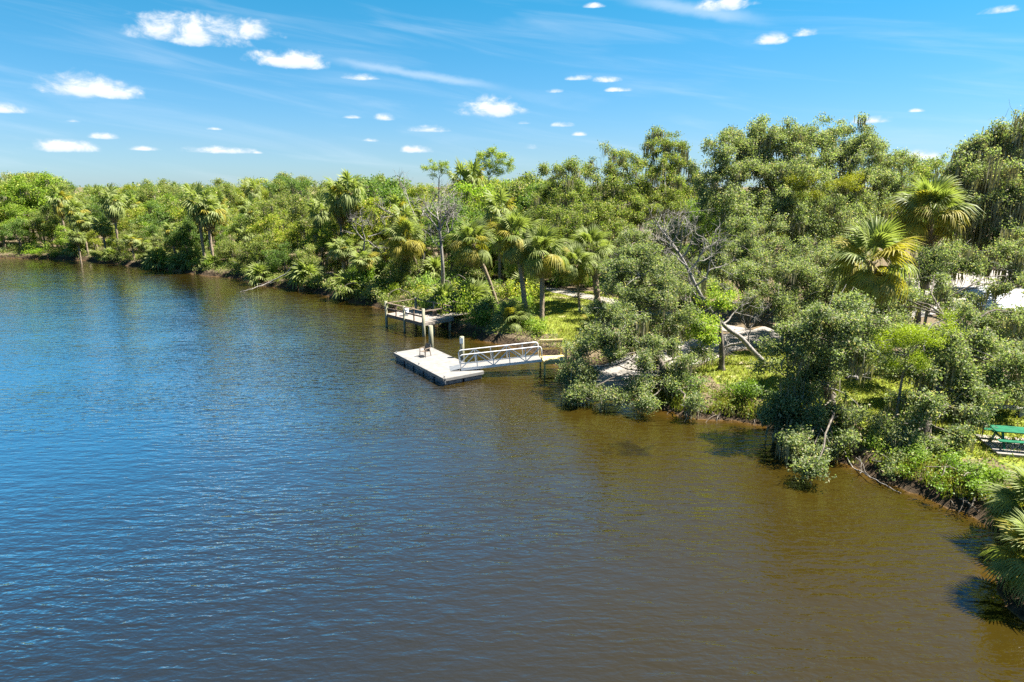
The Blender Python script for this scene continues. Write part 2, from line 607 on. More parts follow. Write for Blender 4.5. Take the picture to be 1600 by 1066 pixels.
m, t, o = new_mat('ground')
at = t.n('ShaderNodeAttribute', attribute_name='lawn')
P = pos(t)
sp = t.n('ShaderNodeSeparateXYZ')
t.link(P, sp.inputs[0])
n1 = t.noise(P, 0.55, 5, 0.6)
n2 = t.noise(P, 5.0, 6, 0.65)
grass_c = t.mix(t.ramp(n2, 0.3, 0.7), (0.095, 0.125, 0.014), (0.20, 0.225, 0.035))
sand_c = t.mix(n2, (0.30, 0.235, 0.15), (0.44, 0.37, 0.27))
litter = t.mix(t.ramp(n2, 0.35, 0.65), (0.07, 0.052, 0.03), (0.155, 0.12, 0.075))
c = t.mix(t.ramp(n1, 0.56, 0.70), grass_c, sand_c)
c = t.mix(t.ramp(t.m('ADD', at.outputs['Fac'], t.m('MULTIPLY', t.m('SUBTRACT', n2, 0.5), 0.7)), 0.35, 0.6), litter, c)
mud = t.mix(t.ramp(n2, 0.3, 0.7), (0.018, 0.013, 0.008), (0.062, 0.043, 0.026))
c = t.mix(t.ramp(t.m('ADD', sp.outputs[2], t.m('MULTIPLY', t.m('SUBTRACT', n2, 0.5), 0.35)), 0.62, 0.42), c, mud)
c = t.mix(t.ramp(sp.outputs[2], 0.05, -0.05), c, (0.20, 0.115, 0.04))
pb = principled(t, o, c, 0.95, 0.1)
bump(t, pb, n2, 0.8, 0.12)
M['ground'] = m
gr = mesh_np('ground', np.stack([GX.ravel(), GY.ravel(), GZ.ravel()], 1), QUADS, m, smooth=True)
a = gr.data.attributes.new('lawn', 'FLOAT', 'POINT')
a.data.foreach_set('value', lawn.ravel())
tag(gr, kind='structure')

# the river: tannin-brown water, paler and orange over the shallows
m, t, o = new_mat('river_water')
at = t.n('ShaderNodeAttribute', attribute_name='shore_distance')
P = pos(t)
lo = t.noise(P, 0.22, 4, 0.6)
nf = t.noise(P, 1.6, 4, 0.6)
dsh = t.m('ADD', at.outputs['Fac'], t.m('MULTIPLY', t.m('SUBTRACT', lo, 0.5), 2.4))
deep, mid, shal = (0.0085, 0.0085, 0.005), (0.022, 0.015, 0.0019), (0.066, 0.033, 0.0065)
bc = t.mix(t.ramp(dsh, 3.0, 30.0), mid, deep)
bc = t.mix(t.m('MULTIPLY', t.ramp(dsh, 1.3, -0.4), 0.75), bc, shal)
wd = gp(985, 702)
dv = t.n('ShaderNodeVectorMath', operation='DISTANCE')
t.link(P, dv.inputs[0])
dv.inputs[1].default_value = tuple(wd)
dark_patch = t.ramp(t.m('ADD', dv.outputs['Value'], t.m('MULTIPLY', t.m('SUBTRACT', nf, 0.5), 4.0)), 1.5, 0.3)  # ragged-edged darker patch in the water colour
bc = t.mix(t.m('MULTIPLY', dark_patch, 0.75), bc, (0.007, 0.005, 0.003))
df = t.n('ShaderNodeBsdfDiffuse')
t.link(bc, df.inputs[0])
gl = t.n('ShaderNodeBsdfGlossy')
gl.inputs['Roughness'].default_value = 0.04
gl.inputs['Color'].default_value = (1, 1, 1, 1)
fz = t.n('ShaderNodeFresnel')
fz.inputs['IOR'].default_value = 1.33
wmx = t.n('ShaderNodeMixShader')
refl_boost = t.m('MULTIPLY_ADD', t.ramp(t.m('ADD', at.outputs['Fac'], t.m('MULTIPLY', t.m('SUBTRACT', lo, 0.5), 9.0)), 3.0, 27.0), 4.7, 1.55)  # painted reflection: sky mirroring boosted with distance from shore, beyond plain Fresnel
t.link(t.m('MINIMUM', t.m('MULTIPLY', fz.outputs[0], refl_boost), 0.92), wmx.inputs[0])
t.link(df.outputs[0], wmx.inputs[1])
t.link(gl.outputs[0], wmx.inputs[2])
t.link(wmx.outputs[0], o.inputs[0])
# wind ripples: long crests, running slightly up to the right in the view, over a gentler swell
v1 = t.mapping(P, (0.30, 1.0, 1), (0, 0, math.radians(-14)))
v2 = t.mapping(P, (0.55, 1.0, 1), (0, 0, math.radians(12)))
v3 = t.mapping(P, (0.45, 1.0, 1), (0, 0, math.radians(-30)))
r1 = t.noise(v1, 2.9, 2, 0.5, 0.35)
r2 = t.noise(v2, 6.0, 2, 0.55, 0.3)
r3 = t.noise(v3, 1.15, 2, 0.5, 0.2)
gust = t.ramp(t.noise(t.mapping(P, (0.5, 1, 1), (0, 0, 0.3)), 0.06, 3, 0.55), 0.3, 0.75)
calm = t.ramp(at.outputs['Fac'], 0.0, 9.0)
amp = t.m('MULTIPLY', t.m('MULTIPLY_ADD', gust, 0.85, 0.35), t.m('MULTIPLY_ADD', calm, 0.1, 0.9))
hsum = t.m('ADD', t.m('ADD', t.m('MULTIPLY', r1, 0.50), t.m('MULTIPLY', r2, 0.20)), t.m('MULTIPLY', r3, 0.42))
hsum = t.m('MULTIPLY', hsum, amp)
b = t.n('ShaderNodeBump')
b.inputs['Strength'].default_value = 1.0
b.inputs['Distance'].default_value = 0.17
t.link(hsum, b.inputs['Height'])
for q in (df, gl, fz):
    t.link(b.outputs[0], q.inputs['Normal'])
M['water'] = m
keep = (D.ravel()[QUADS] < 2.5).any(1)
Qw = QUADS[keep]
used = np.unique(Qw)
remap = np.zeros(nx * ny, np.int64)
remap[used] = np.arange(len(used))
Vw = np.stack([GX.ravel(), GY.ravel(), np.zeros(nx * ny)], 1)[used]
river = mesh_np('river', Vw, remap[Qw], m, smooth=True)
a = river.data.attributes.new('shore_distance', 'FLOAT', 'POINT')
a.data.foreach_set('value', (-D.ravel()[used]).astype(np.float32))
tag(river, kind='structure')


def strip(name, line, widths, mat, lift=0.05, kind='structure', step=1.0):
    """A path laid over the terrain, with ragged edges."""
    L = np.array(line, float)
    seg = np.hypot(*np.diff(L, axis=0).T)
    s = np.concatenate([[0], np.cumsum(seg)])
    n = int(s[-1] / step) + 2
    ss = np.linspace(0, s[-1], n)
    px_, py_ = np.interp(ss, s, L[:, 0]), np.interp(ss, s, L[:, 1])
    ww = np.interp(ss, s, widths)
    T = np.stack([np.gradient(px_), np.gradient(py_)], 1)
    T /= np.linalg.norm(T, axis=1)[:, None]
    Nn = np.stack([-T[:, 1], T[:, 0]], 1)
    K = 7
    off = np.linspace(-0.5, 0.5, K)
    jit = 1 + 0.10 * np.sin(ss * 1.7) + 0.06 * np.sin(ss * 4.1)
    XX = px_[:, None] + Nn[:, 0:1] * off[None] * (ww * jit)[:, None]
    YY = py_[:, None] + Nn[:, 1:2] * off[None] * (ww * jit)[:, None]
    ZZ = height(XX, YY) + lift + 0.03 * (1 - (2 * off[None]) ** 2)
    i = np.arange(n - 1)[:, None] * K + np.arange(K - 1)[None]
    Q = np.stack([i, i + 1, i + K + 1, i + K], -1).reshape(-1, 4)
    ob = mesh_np(name, np.stack([XX.ravel(), YY.ravel(), ZZ.ravel()], 1), Q, mat, smooth=True)
    return tag(ob, kind=kind)


strip('boat_ramp', ramp_line, [4.6, 4.8, 5.0, 4.4, 4.0, 4.0, 4.5, 6], M['concrete'])
strip('sandy_path', [(2.2, 75), (5, 72.6), (8.5, 68), (11.5, 63), (15, 57), (19, 51.5)], [2.0, 2.2, 2.4, 2.2, 2.4, 2.4], M['concrete'], 0.056)
strip('parking_area', [(38, 70), (52, 76), (75, 86)], [9, 11, 12], M['concrete'], 0.062)

# ------------------------------------------------------------------ docks
# fixed wooden dock
A = np.array([-11.85, 59.45, 0]); Bp = np.array([-7.75, 55.2, 0])
ea = (Bp - A) / np.linalg.norm(Bp - A)
es = np.array([-ea[1], ea[0], 0])
if es[0] < 0:
    es = -es
LEN, WID, ZD, ZR = float(np.linalg.norm(Bp - A)), 3.3, 1.22, 2.26
up = np.array([0, 0, 1.0])
dock = empty('wooden_dock', A, 'weathered brown timber dock on posts with railings, against the bank shrubs', 'dock')
g = MB()
nb = 34
for i in range(nb):
    s0 = LEN * (i + 0.5) / nb
    g.box(A + ea * s0 + es * (WID / 2) + up * (ZD - 0.02 + 0.006 * math.sin(i * 7.3)), (LEN / nb - 0.014, WID + 0.1, 0.04), ea, es, up)
tag(g.build('deck_boards', M['old_wood'], dock), kind='stuff')
for k, q in ((0.0, -0.03), (1.0, WID + 0.03)):
    MB().bar(A + es * q + up * (ZD - 0.18), A + ea * LEN + es * q + up * (ZD - 0.18), 0.05, 0.24).build('joist', M['rail_wood'], dock)
for s0 in (-0.03, LEN + 0.03):
    MB().bar(A + ea * s0 + up * (ZD - 0.16), A + ea * s0 + es * WID + up * (ZD - 0.16), 0.05, 0.2).build('fascia_board', M['old_wood'], dock)
for s0, q, top, r in ((0, -.06, 2.42, .13), (LEN * .5, -.06, 2.36, .105), (LEN, -.06, 2.5, .15), (0, WID + .06, 2.4, .12), (LEN * .5, WID + .06, 2.34, .11), (LEN - .3, WID - .2, 1.16, .13), (LEN - .4, 1.3, 1.1, .12)):
    b = A + ea * s0 + es * q
    MB().tube([b + up * -1.0, b + up * 0.6, b + up * top], [r, r * 0.97, r * 0.92], 10).build('post', M['treated'], dock, True)
for s0 in (LEN * .26, LEN * .74):
    b = A + ea * s0 + es * 0.02
    MB().bar(b + up * (ZD - .3), b + up * (ZR - .03), 0.09, 0.09, ea).build('baluster', M['rail_wood'], dock)
for s0 in (LEN * .3, LEN * .7):
    b = A + ea * s0 + es * (WID - .02)
    MB().bar(b + up * (ZD), b + up * (ZR - .03), 0.09, 0.09, ea).build('baluster', M['rail_wood'], dock)
for zz, hh in ((ZR, .055), (ZD + .52, .13)):
    w_ = 0.17 if hh < .06 else .05
    MB().bar(A + es * .02 + up * zz - ea * .0, A + ea * LEN + es * .02 + up * zz, w_, hh).build('rail', M['rail_wood'], dock)
    MB().bar(A + es * (WID - .0) + up * zz, A + ea * (LEN - .4) + es * WID + up * zz, w_, hh).build('rail', M['rail_wood'], dock)
MB().bar(A + ea * (LEN - .02) + es * .1 + up * (ZR - .01), A + ea * (LEN - .02) + es * (WID - .1) + up * (ZR - .01), .14, .05).build('rail', M['rail_wood'], dock)
MB().bar(A + es * .1 + up * (ZR - .02), A + es * (WID - .1) + up * (ZR - .02), .14, .05).build('rail', M['rail_wood'], dock)
# walkway from the dock to the bank
g = MB()
for i in range(30):
    s0 = WID + .15 + i * 0.15
    g.box(A + ea * (LEN * .78) + es * s0 + up * (ZD - .02), (1.4, .135, .04), ea, es, up)
tag(g.build('walkway_boards', M['old_wood'], dock), kind='stuff')
# bench and tub on the dock
bb = A + ea * (LEN * .55) + es * (WID - .55) + up * ZD
bench = empty('bench', bb, 'low brown timber bench on the wooden dock along its back railing', 'bench')
for q in (-.13, .13):
    MB().bar(bb - ea * .75 + es * q + up * .45, bb + ea * .75 + es * q + up * .45, .22, .04).build('plank', M['rail_wood'], bench)
for q in (-.6, .6):
    MB().box(bb + ea * q + up * .215, (.08, .42, .43), ea, es, up).build('leg', M['rail_wood'], bench)
tb = A + ea * (LEN * .36) + es * .75 + up * (ZD + .005)
tub = empty('bucket', tb, 'pale blue-white bucket standing on the wooden dock boards', 'bucket')
MB().tube([tb, tb + up * .3, tb + up * .62], [.19, .22, .25], 14).build('body', M['bluewhite'], tub, True)
MB().tube([tb + up * .60, tb + up * .66], [.275, .275], 14).build('rim', M['white'], tub, True)

# floating dock
Lc = np.array([-9.05, 47.6, 0]); Fc = np.array([-4.52, 40.8, 0])
fe = (Fc - Lc) / np.linalg.norm(Fc - Lc)
fs = np.array([-fe[1], fe[0], 0])
FL, FW, FZ = 8.17, 3.05, 0.52
fd = empty('floating_dock', Lc, 'flat white floating dock with dark floats, moored in front of the wooden dock', 'floating dock')
for i in range(7):
    MB().box(Lc + fe * (.06 + (FL - .12) * (i + .5) / 7) + fs * FW / 2 + up * (FZ - .03 + .002 * (i % 2)), ((FL - .12) / 7 - .012, FW - .13, .07), fe, fs, up).build('deck_panel', M['deck_white'], fd)
for a_, b_ in ((Lc, Lc + fe * FL), (Lc + fs * FW, Lc + fe * FL + fs * FW)):
    MB().bar(a_ + up * (FZ - .10), b_ + up * (FZ - .10), .12, .22).build('edge_beam', M['deck_white'], fd, bevel=.015)
for a_ in (Lc, Lc + fe * FL):
    MB().bar(a_ + fs * .06 + up * (FZ - .10), a_ + fs * (FW - .06) + up * (FZ - .10), .115, .216).build('edge_beam', M['deck_white'], fd, bevel=.015)
for i in range(5):
    for j in range(2):
        c_ = Lc + fe * (FL * (i + .5) / 5) + fs * (FW * (j + .5) / 2) + up * .06
        MB().box(c_, (FL / 5 - .2, FW / 2 - .12, .48), fe, fs, up).build('float', M['float'], fd, bevel=.05)
for i in range(5):
    MB().bar(Lc + fe * (FL * i / 4.0 * .98 + .05) + fs * .03 + up * .25, Lc + fe * (FL * i / 4.0 * .98 + .3) + fs * .03 + up * .25, .05, .16).build('float_bracket', M['metal_grey'], fd)
for s0, q in ((.15, .12), (FL * .5, .12), (FL - .2, .12), (.25, FW - .12)):
    c_ = Lc + fe * s0 + fs * q + up * FZ
    MB().bar(c_ + up * .01, c_ + up * .07, .05, .05).bar(c_ - fe * .11 + up * .085, c_ + fe * .11 + up * .085, .035, .03).build('cleat', M['metal_grey'], fd)
MB().box(Lc + fe * (FL * .40) - fs * .012 + up * (FZ - .1), (.3, .03, .12), fe, fs, up).build('reflector', M['red'], fd)

# chair on the floating dock
cb = gp(664, 557, FZ) ; cb[2] = FZ + .006
ch = empty('deck_chair', cb, 'small brown armchair facing the river on the white floating dock', 'chair')
cf, cs = np.array([-.55, -.83, 0]), np.array([.83, -.55, 0])
g = MB()
for i in range(4):
    MB().box(cb + cf * (.21 - i * .13) + up * (.41 - i * .012), (.115, .52, .025), cf, cs, up).build('seat_slat', M['chair'], ch)
bu = np.array([cf[0] * -.3, cf[1] * -.3, .95])
bu /= np.linalg.norm(bu)
for i in range(4):
    MB().box(cb - cf * .24 + cs * (-.19 + i * .127) + up * .36 + bu * .30, (.022, .115, .56), np.cross(cs, bu), cs, bu).build('back_slat', M['chair'], ch)
for sx in (-1, 1):
    MB().bar(cb + cf * .26 + cs * .29 * sx, cb + cf * .23 + cs * .27 * sx + up * .62, .045, .045).build('leg', M['chair'], ch)
    MB().bar(cb - cf * .36 + cs * .29 * sx, cb - cf * .22 + cs * .27 * sx + up * .62, .045, .045).build('leg', M['chair'], ch)
    MB().bar(cb + cf * .30 + cs * .28 * sx + up * .63, cb - cf * .34 + cs * .28 * sx + up * .64, .085, .03).build('armrest', M['chair'], ch)
MB().bar(cb + cf * .25 - cs * .27 + up * .12, cb + cf * .25 + cs * .27 + up * .12, .04, .04).build('stretcher', M['chair'], ch)

# gangway
g0 = np.array([-3.62, 43.2, .60]); g1 = np.array([2.02, 44.05, 1.02])
gd = (g1 - g0); GL = np.linalg.norm(gd); gd /= GL
gs = np.cross(up, gd); gs /= np.linalg.norm(gs)
gu = np.cross(gd, gs)
gw = empty('gangway', g0, 'white metal truss gangway from the floating dock to the yellow landing', 'gangway')
HW, RH = .66, 1.06
MB().box(g0 + gd * GL / 2 + gu * .02, (GL, 2 * HW - .06, .05), gd, gs, gu).build('deck', M['deck_white'], gw)
for sd in (-1, 1):
    b_ = g0 + gs * HW * sd
    MB().bar(b_ + gu * .03, b_ + gd * GL + gu * .03, .06, .17, gu).build('side_beam', M['metal'], gw)
    MB().tube([b_ + gu * .1, b_ + gu * (RH - .16), b_ + gd * .05 + gu * (RH - .06), b_ + gd * .17 + gu * RH, b_ + gd * (GL - .17) + gu * RH, b_ + gd * (GL - .05) + gu * (RH - .06), b_ + gd * GL + gu * (RH - .16), b_ + gd * GL + gu * .1],
              .038, 8).build('handrail', M['metal'], gw, True)
    nP = 5
    for i in range(1, nP):
        q = b_ + gd * (GL * i / nP)
        MB().bar(q + gu * .11, q + gu * (RH - .03), .06, .06, gd).build('post', M['metal'], gw)
    for i in range(nP):
        s0, s1 = GL * i / nP, GL * (i + 1) / nP
        lo_, hi_ = (s0, s1) if i % 2 == 0 else (s1, s0)
        MB().bar(b_ + gd * (lo_ + (.04 if i % 2 == 0 else -.04)) + gu * .12, b_ + gd * (hi_ - (.04 if i % 2 == 0 else -.04)) + gu * (RH - .04), .058, .058, gs).build('brace', M['metal'], gw)
tp0 = g0 + gu * .06
MB().hexa([tp0 - gs * .55, tp0 + gs * .55, tp0 + gs * .55 - gd * .95 - up * .115, tp0 - gs * .55 - gd * .95 - up * .115,
           tp0 - gs * .55 + up * .02, tp0 + gs * .55 + up * .02, tp0 + gs * .55 - gd * .95 - up * .10, tp0 - gs * .55 - gd * .95 - up * .10]).build('transition_plate', M['metal_grey'], gw)

# landing of new yellow timber
l0 = g1 + gd * .08
l0[2] = 1.02
ld = np.array([gd[0], gd[1], 0]); ld /= np.linalg.norm(ld)
ls = np.array([-ld[1], ld[0], 0])
lg = empty('timber_landing', l0, 'yellow new timber landing with railing at the shore end of the gangway', 'landing')
LL, LW = 1.75, 1.5
for i in range(12):
    MB().box(l0 + ld * (LL * (i + .5) / 12) + up * (-.02 + .003 * math.sin(i * 5.1)), (LL / 12 - .012, LW, .04), ld, ls, up).build('board', M['new_wood'], lg)
for q in (-1, 1):
    MB().bar(l0 + ls * q * (LW / 2 - .03) - up * .15, l0 + ld * LL + ls * q * (LW / 2 - .03) - up * .15, .05, .2).build('joist', M['new_wood'], lg)
for s0, q, top in ((.08, 1, 1.12), (1.6, 1, 1.12), (.08, -1, -.06), (1.6, -1, 1.12)):
    b_ = l0 + ld * s0 + ls * q * (LW / 2 + .04)
    MB().bar(b_ - up * 1.9, b_ + up * top, .11, .11, ld).build('post', M['new_wood'], lg)
b_ = l0 + ls * (LW / 2 + .04)
MB().bar(b_ + ld * .02 + up * 1.155, b_ + ld * LL + up * 1.155, .15, .045).build('rail', M['new_wood'], lg)
for zz in (.52, 1.03):
    MB().bar(b_ + ld * .1 - ls * .075 + up * zz, b_ + ld * (LL - .05) - ls * .075 + up * zz, .04, .14).build('rail', M['new_wood'], lg)

# guide pilings
p1 = np.array([-6.55, 50.3, 0])
pl = empty('guide_piling', p1, 'tall bare tan timber piling behind the chair on the floating dock', 'piling')
MB().tube([p1 - up * 1.5, p1 + up * 1.0, p1 + up * 2.05], [.2, .19, .18], 12).build('shaft', M['treated'], pl, True)
MB().bar(p1 - fs * .35 + up * .42, p1 + fs * .12 + up * .42, .34, .08).build('pile_guide', M['metal_grey'], pl)
p2 = gp(722.5, 568.5, 0)
pl = empty('guide_piling', p2, 'grey-green timber piling with a small white plate, behind the gangway foot', 'piling')
MB().tube([p2 - up * 1.5, p2 + up * 1.0, p2 + up * 2.1], [.17, .165, .155], 12).build('shaft', M['treated'], pl, True)
MB().box(p2 + np.array([-.03, -.18, 1.82]), (.26, .02, .42)).build('plate', M['white'], pl)

# picnic table under the right-hand oaks
pt = gp(1592, 684, 1.55)
pt[2] = h1(pt[0], pt[1])
tx, ty = np.array([math.cos(-.24), math.sin(-.24), 0]), np.array([-math.sin(-.24), math.cos(-.24), 0])
pad = MB()
pad.box(pt + tx * .5 - up * .02, (3.6, 2.4, .14), tx, ty, up)
tag(pad.build('concrete_pad', M['concrete'], None, bevel=.02), kind='structure')
pt = pt + up * .05
tab = empty('picnic_table', pt, 'bright green picnic table with attached benches on the concrete pad', 'picnic table')
for i in range(5):
    MB().box(pt + ty * (-.36 + .18 * i) + up * .77, (2.3, .165, .045), tx, ty, up).build('tabletop_board', M['green_paint'], tab)
for q in (-1, 1):
    for i in range(2):
        MB().box(pt + ty * q * (.68 + .15 * i) + up * .45, (2.3, .135, .045), tx, ty, up).build('bench_board', M['green_paint'], tab)
    for e in (-.8, .8):
        MB().bar(pt + tx * e + ty * q * .62 + up * .0, pt + tx * e + ty * q * .2 + up * .74, .07, .09, tx).build('leg', M['green_paint'], tab)
for e in (-.75, .75):
    MB().bar(pt + tx * e - ty * .82 + up * .39, pt + tx * e + ty * .82 + up * .39, .05, .09).build('cross_beam', M['green_paint'], tab)

# concrete bench seat behind it
sb = gp(1572, 640, 1.5)
sb[2] = h1(sb[0], sb[1])
st = empty('stone_bench', sb, 'grey concrete bench in the shade behind the green picnic table', 'bench')
MB().box(sb + up * .47, (1.9, .5, .12), tx, ty, up).build('seat', M['grill_stone'], st, bevel=.02)
for e in (-.65, .65):
    MB().box(sb + tx * e + up * .2, (.22, .42, .42), tx, ty, up).build('leg', M['grill_stone'], st, bevel=.02)

# picnic pavilion with a white metal roof, glimpsed through the oaks
pc = np.array([40.5, 50.5, 0.0])
pc[2] = h1(pc[0], pc[1])
pv = empty('picnic_pavilion', pc, 'low pavilion with white metal roof, glimpsed through oak leaves above the lime shrub', 'pavilion')
PW, PD, EZ, RZ = 12.0, 6.4, 2.5, 3.7
ax_, ay_ = np.array([math.cos(.12), math.sin(.12), 0]), np.array([-math.sin(.12), math.cos(.12), 0])
for sd in (-1, 1):
    for k in range(12):
        c0 = pc + ax_ * (-PW / 2 + PW * k / 12 + .01)
        c1 = pc + ax_ * (-PW / 2 + PW * (k + 1) / 12 - .03)
        e_, r_ = ay_ * sd * PD / 2 + up * EZ, up * RZ
        q = [c0 + e_, c1 + e_, c1 + r_ + ay_ * sd * .02, c0 + r_ + ay_ * sd * .02]
        if sd > 0:
            q = q[::-1]
        MB().hexa([a_ for a_ in q] + [a_ + up * .05 for a_ in q]).build('roof_panel', M['roof_metal'], pv)
MB().bar(pc - ax_ * PW / 2 + up * (RZ + .07), pc + ax_ * PW / 2 + up * (RZ + .07), .35, .05).build('ridge_cap', M['roof_metal'], pv)
for i in range(4):
    for sd in (-1, 1):
        b_ = pc + ax_ * (-PW / 2 + .5 + i * (PW - 1) / 3) + ay_ * sd * (PD / 2 - .4)
        MB().bar(b_ - up * .1, b_ + up * (EZ + .1), .16, .16, ax_).build('column', M['treated'], pv)
for sd in (-1, 1):
    MB().bar(pc - ax_ * PW / 2 + ay_ * sd * (PD / 2 - .4) + up * (EZ + .02), pc + ax_ * PW / 2 + ay_ * sd * (PD / 2 - .4) + up * (EZ + .02), .12, .2).build('beam', M['treated'], pv)

# red house far back between the trees
hc = np.array([20.5, 101.0, 0.0]); hc[2] = h1(hc[0], hc[1])
ho = empty('red_house', hc, 'red wooden house with white trim, barely showing between the trees behind the ramp', 'house')
MB().box(hc + up * 1.8, (9, 7, 3.6)).build('wall', M['red'], ho)
hq = hc
hc = hc - up * 2.6
MB().hexa([hc + np.array(p) for p in ((-5, -4, 6.1), (5, -4, 6.1), (5, 0, 8.4), (-5, 0, 8.4), (-5, -4, 6.25), (5, -4, 6.25), (5, 0, 8.55), (-5, 0, 8.55))]).hexa(
    [hc + np.array(p) for p in ((-5, 0.01, 8.4), (5, 0.01, 8.4), (5, 4, 6.1), (-5, 4, 6.1), (-5, 0.01, 8.55), (5, 0.01, 8.55), (5, 4, 6.25), (-5, 4, 6.25))]).build('roof', M['bark'], ho)
for xx in (-3, -.6, 1.8, 3.6):
    wn = MB().box(hc + np.array((xx, -3.52, 4.4)), (1.0, .08, 1.4)).build('window', M['white'], ho)
    MB().box(hc + np.array((xx, -3.57, 4.4)), (.8, .04, 1.2)).build('pane', M['dark_glass'], wn)
# ------------------------------------------------------------------ vegetation builders
def unit(a):
    return a / (np.linalg.norm(a, axis=-1, keepdims=True) + 1e-9)


def rdir(n, r):
    return unit(r.normal(size=(n, 3)))


def leaf_quads(P, N, L, Wd, r, droop=0.0):
    """One pointed, slightly folded leaf (a quad) at every point."""
    n = len(P)
    N = unit(N)
    a_ = unit(np.cross(N, rdir(n, r)))
    a_[:, 2] -= droop
    a_ = unit(a_)
    b_ = np.cross(N, a_)
    L = L * r.uniform(.7, 1.3, (n, 1))
    Wd = Wd * r.uniform(.75, 1.25, (n, 1))
    V = np.stack([P - a_ * L * .5, P + b_ * Wd * .5 + N * L * .08, P + a_ * L * .5, P - b_ * Wd * .5 + N * L * .08], 1).reshape(-1, 3)
    Q = np.arange(4 * n).reshape(-1, 4)
    return V, Q


def bez(a_, b_, c_, n):
    t_ = np.linspace(0, 1, n)[:, None]
    return (1 - t_) ** 2 * a_ + 2 * t_ * (1 - t_) * b_ + t_ ** 2 * c_


def clumps_of(blobs, cr, k, r, low=0.45, flat=0.8):
    """Clump centres over the outer part of each blob (x, y, z, radius); few on the underside."""
    out_, own = [], []
    for i, bl in enumerate(blobs):
        R = bl[3]
        n = max(3, int(k * (R / cr) ** 2))
        d = rdir(n * 2, r)
        keep_ = (d[:, 2] > -.25) | (r.random(n * 2) < low)
        d = d[keep_][:n]
        f1, f2 = r.normal(size=(3, 3)) * 2.2, r.uniform(0, 6.3, 3)
        lump = 1 + .17 * np.sin(d @ f1.T + f2).sum(1, keepdims=True) / 1.2
        rr = R * (1 - .6 * r.random((len(d), 1)) ** 1.4) * lump
        rr = np.where(r.random((len(d), 1)) < .12, rr * r.uniform(1.1, 1.4), rr)
        c_ = np.array(bl[:3]) + d * rr * np.array([1, 1, flat])
        out_.append(c_)
        own += [i] * len(c_)
    return np.concatenate(out_), np.array(own)


def branchlets(blobs, cr, k, r):
    """Boughs that leave each blob's heart and droop at the tip, with leaf clumps along them."""
    C, own, tubes = [], [], []
    for i, bl in enumerate(blobs):
        c0, R = np.array(bl[:3]), bl[3]
        nb_ = max(3, int(k * (R / cr) ** 2 / 3.2))
        f1, f2 = r.normal(size=(3, 3)) * 2.0, r.uniform(0, 6.3, 3)
        for _ in range(nb_):
            d = rdir(1, r)[0]
            if d[2] < -.35:
                d[2] = abs(d[2]) * .4
            d = unit(d)
            Ln = R * r.uniform(.6, 1.22) * (1 + .11 * np.sin(d @ f1.T + f2).sum())
            a_ = c0 + d * R * .1
            e_ = c0 + d * Ln
            e_[2] -= .34 * R * (1 - abs(d[2])) * r.uniform(.2, 1.3)
            m_ = (a_ + e_) / 2 + np.array([0, 0, .22 * R]) + r.normal(size=3) * .08 * R
            P_ = bez(a_, m_, e_, 6)
            tubes.append(P_)
            n_ = r.integers(2, 5)
            for t_ in np.linspace(.42, 1.0, n_):
                q = P_[min(5, int(round(t_ * 5)))] + r.normal(size=3) * .10 * R
                C.append(q)
                own.append(i)
    return np.array(C), np.array(own), tubes


def crown_leaves(C, cr, nleaf, L, Wd, r, spray=10, up_=.55, droop=.15):
    """Leaves gathered in sprays, the sprays in clumps round the points C."""
    n = len(C)
    ns = max(1, nleaf // spray)
    rad = cr * r.uniform(.6, 1.25, n)
    cnt = np.maximum(2, (ns * (rad / cr) ** 2 * r.uniform(.5, 1.4, n)).astype(int))
    idx = np.repeat(np.arange(n), cnt)
    d = rdir(len(idx), r)
    S = C[idx] + d * (rad[idx] * r.random(len(idx)) ** .45)[:, None] * np.array([1.1, 1.1, .72])
    j = np.repeat(np.arange(len(S)), spray)
    P_ = S[j] + r.normal(size=(len(j), 3)) * L * .95
    N_ = d[j] * .5 + np.array([0, 0, up_ * .75]) + rdir(len(j), r) * 1.05
    return leaf_quads(P_, N_, L, Wd, r, droop)


def limb_to(S, a_, b_, r0, r1, r, n=7, bow=.25, sides=6):
    a_, b_ = np.array(a_, float), np.array(b_, float)
    L = np.linalg.norm(b_ - a_)
    mid_ = (a_ + b_) / 2 + np.array([0, 0, L * bow]) + r.normal(size=3) * L * .08
    P_ = bez(a_, mid_, b_, n)
    P_[1:-1] += r.normal(size=(n - 2, 3)) * L * .022
    S.tube(P_, np.linspace(r0, r1, n), sides)
    return P_


def moss_mesh(C, r, n_per=16, lmin=.4, lmax=1.3, spread=.28):
    """Hanging grey strands below the points C."""
    idx = np.repeat(np.arange(len(C)), n_per)
    n = len(idx)
    top = C[idx] + r.normal(size=(n, 3)) * np.array([spread, spread, .15])
    L = (r.uniform(lmin, lmax, len(C))[idx] * r.uniform(.5, 1.1, n))[:, None]
    a_ = r.uniform(0, 2 * math.pi, n)
    s_ = np.stack([np.cos(a_), np.sin(a_), 0 * a_], 1) * r.uniform(.025, .06, (n, 1))
    sway = r.normal(size=(n, 3)) * np.array([.06, .06, 0])
    m1 = top + np.array([0, 0, -.5]) * L + sway
    m2 = top + np.array([0, 0, -1.0]) * L + sway * .5
    V = np.stack([top - s_, top + s_, m1 + s_ * 1.2, m1 - s_ * 1.2, m2 + s_ * .2, m2 - s_ * .2], 1).reshape(-1, 3)
    b_ = np.arange(n)[:, None] * 6
    Q = np.concatenate([b_ + np.array([0, 1, 2, 3]), b_ + np.array([3, 2, 4, 5])])
    return V, Q


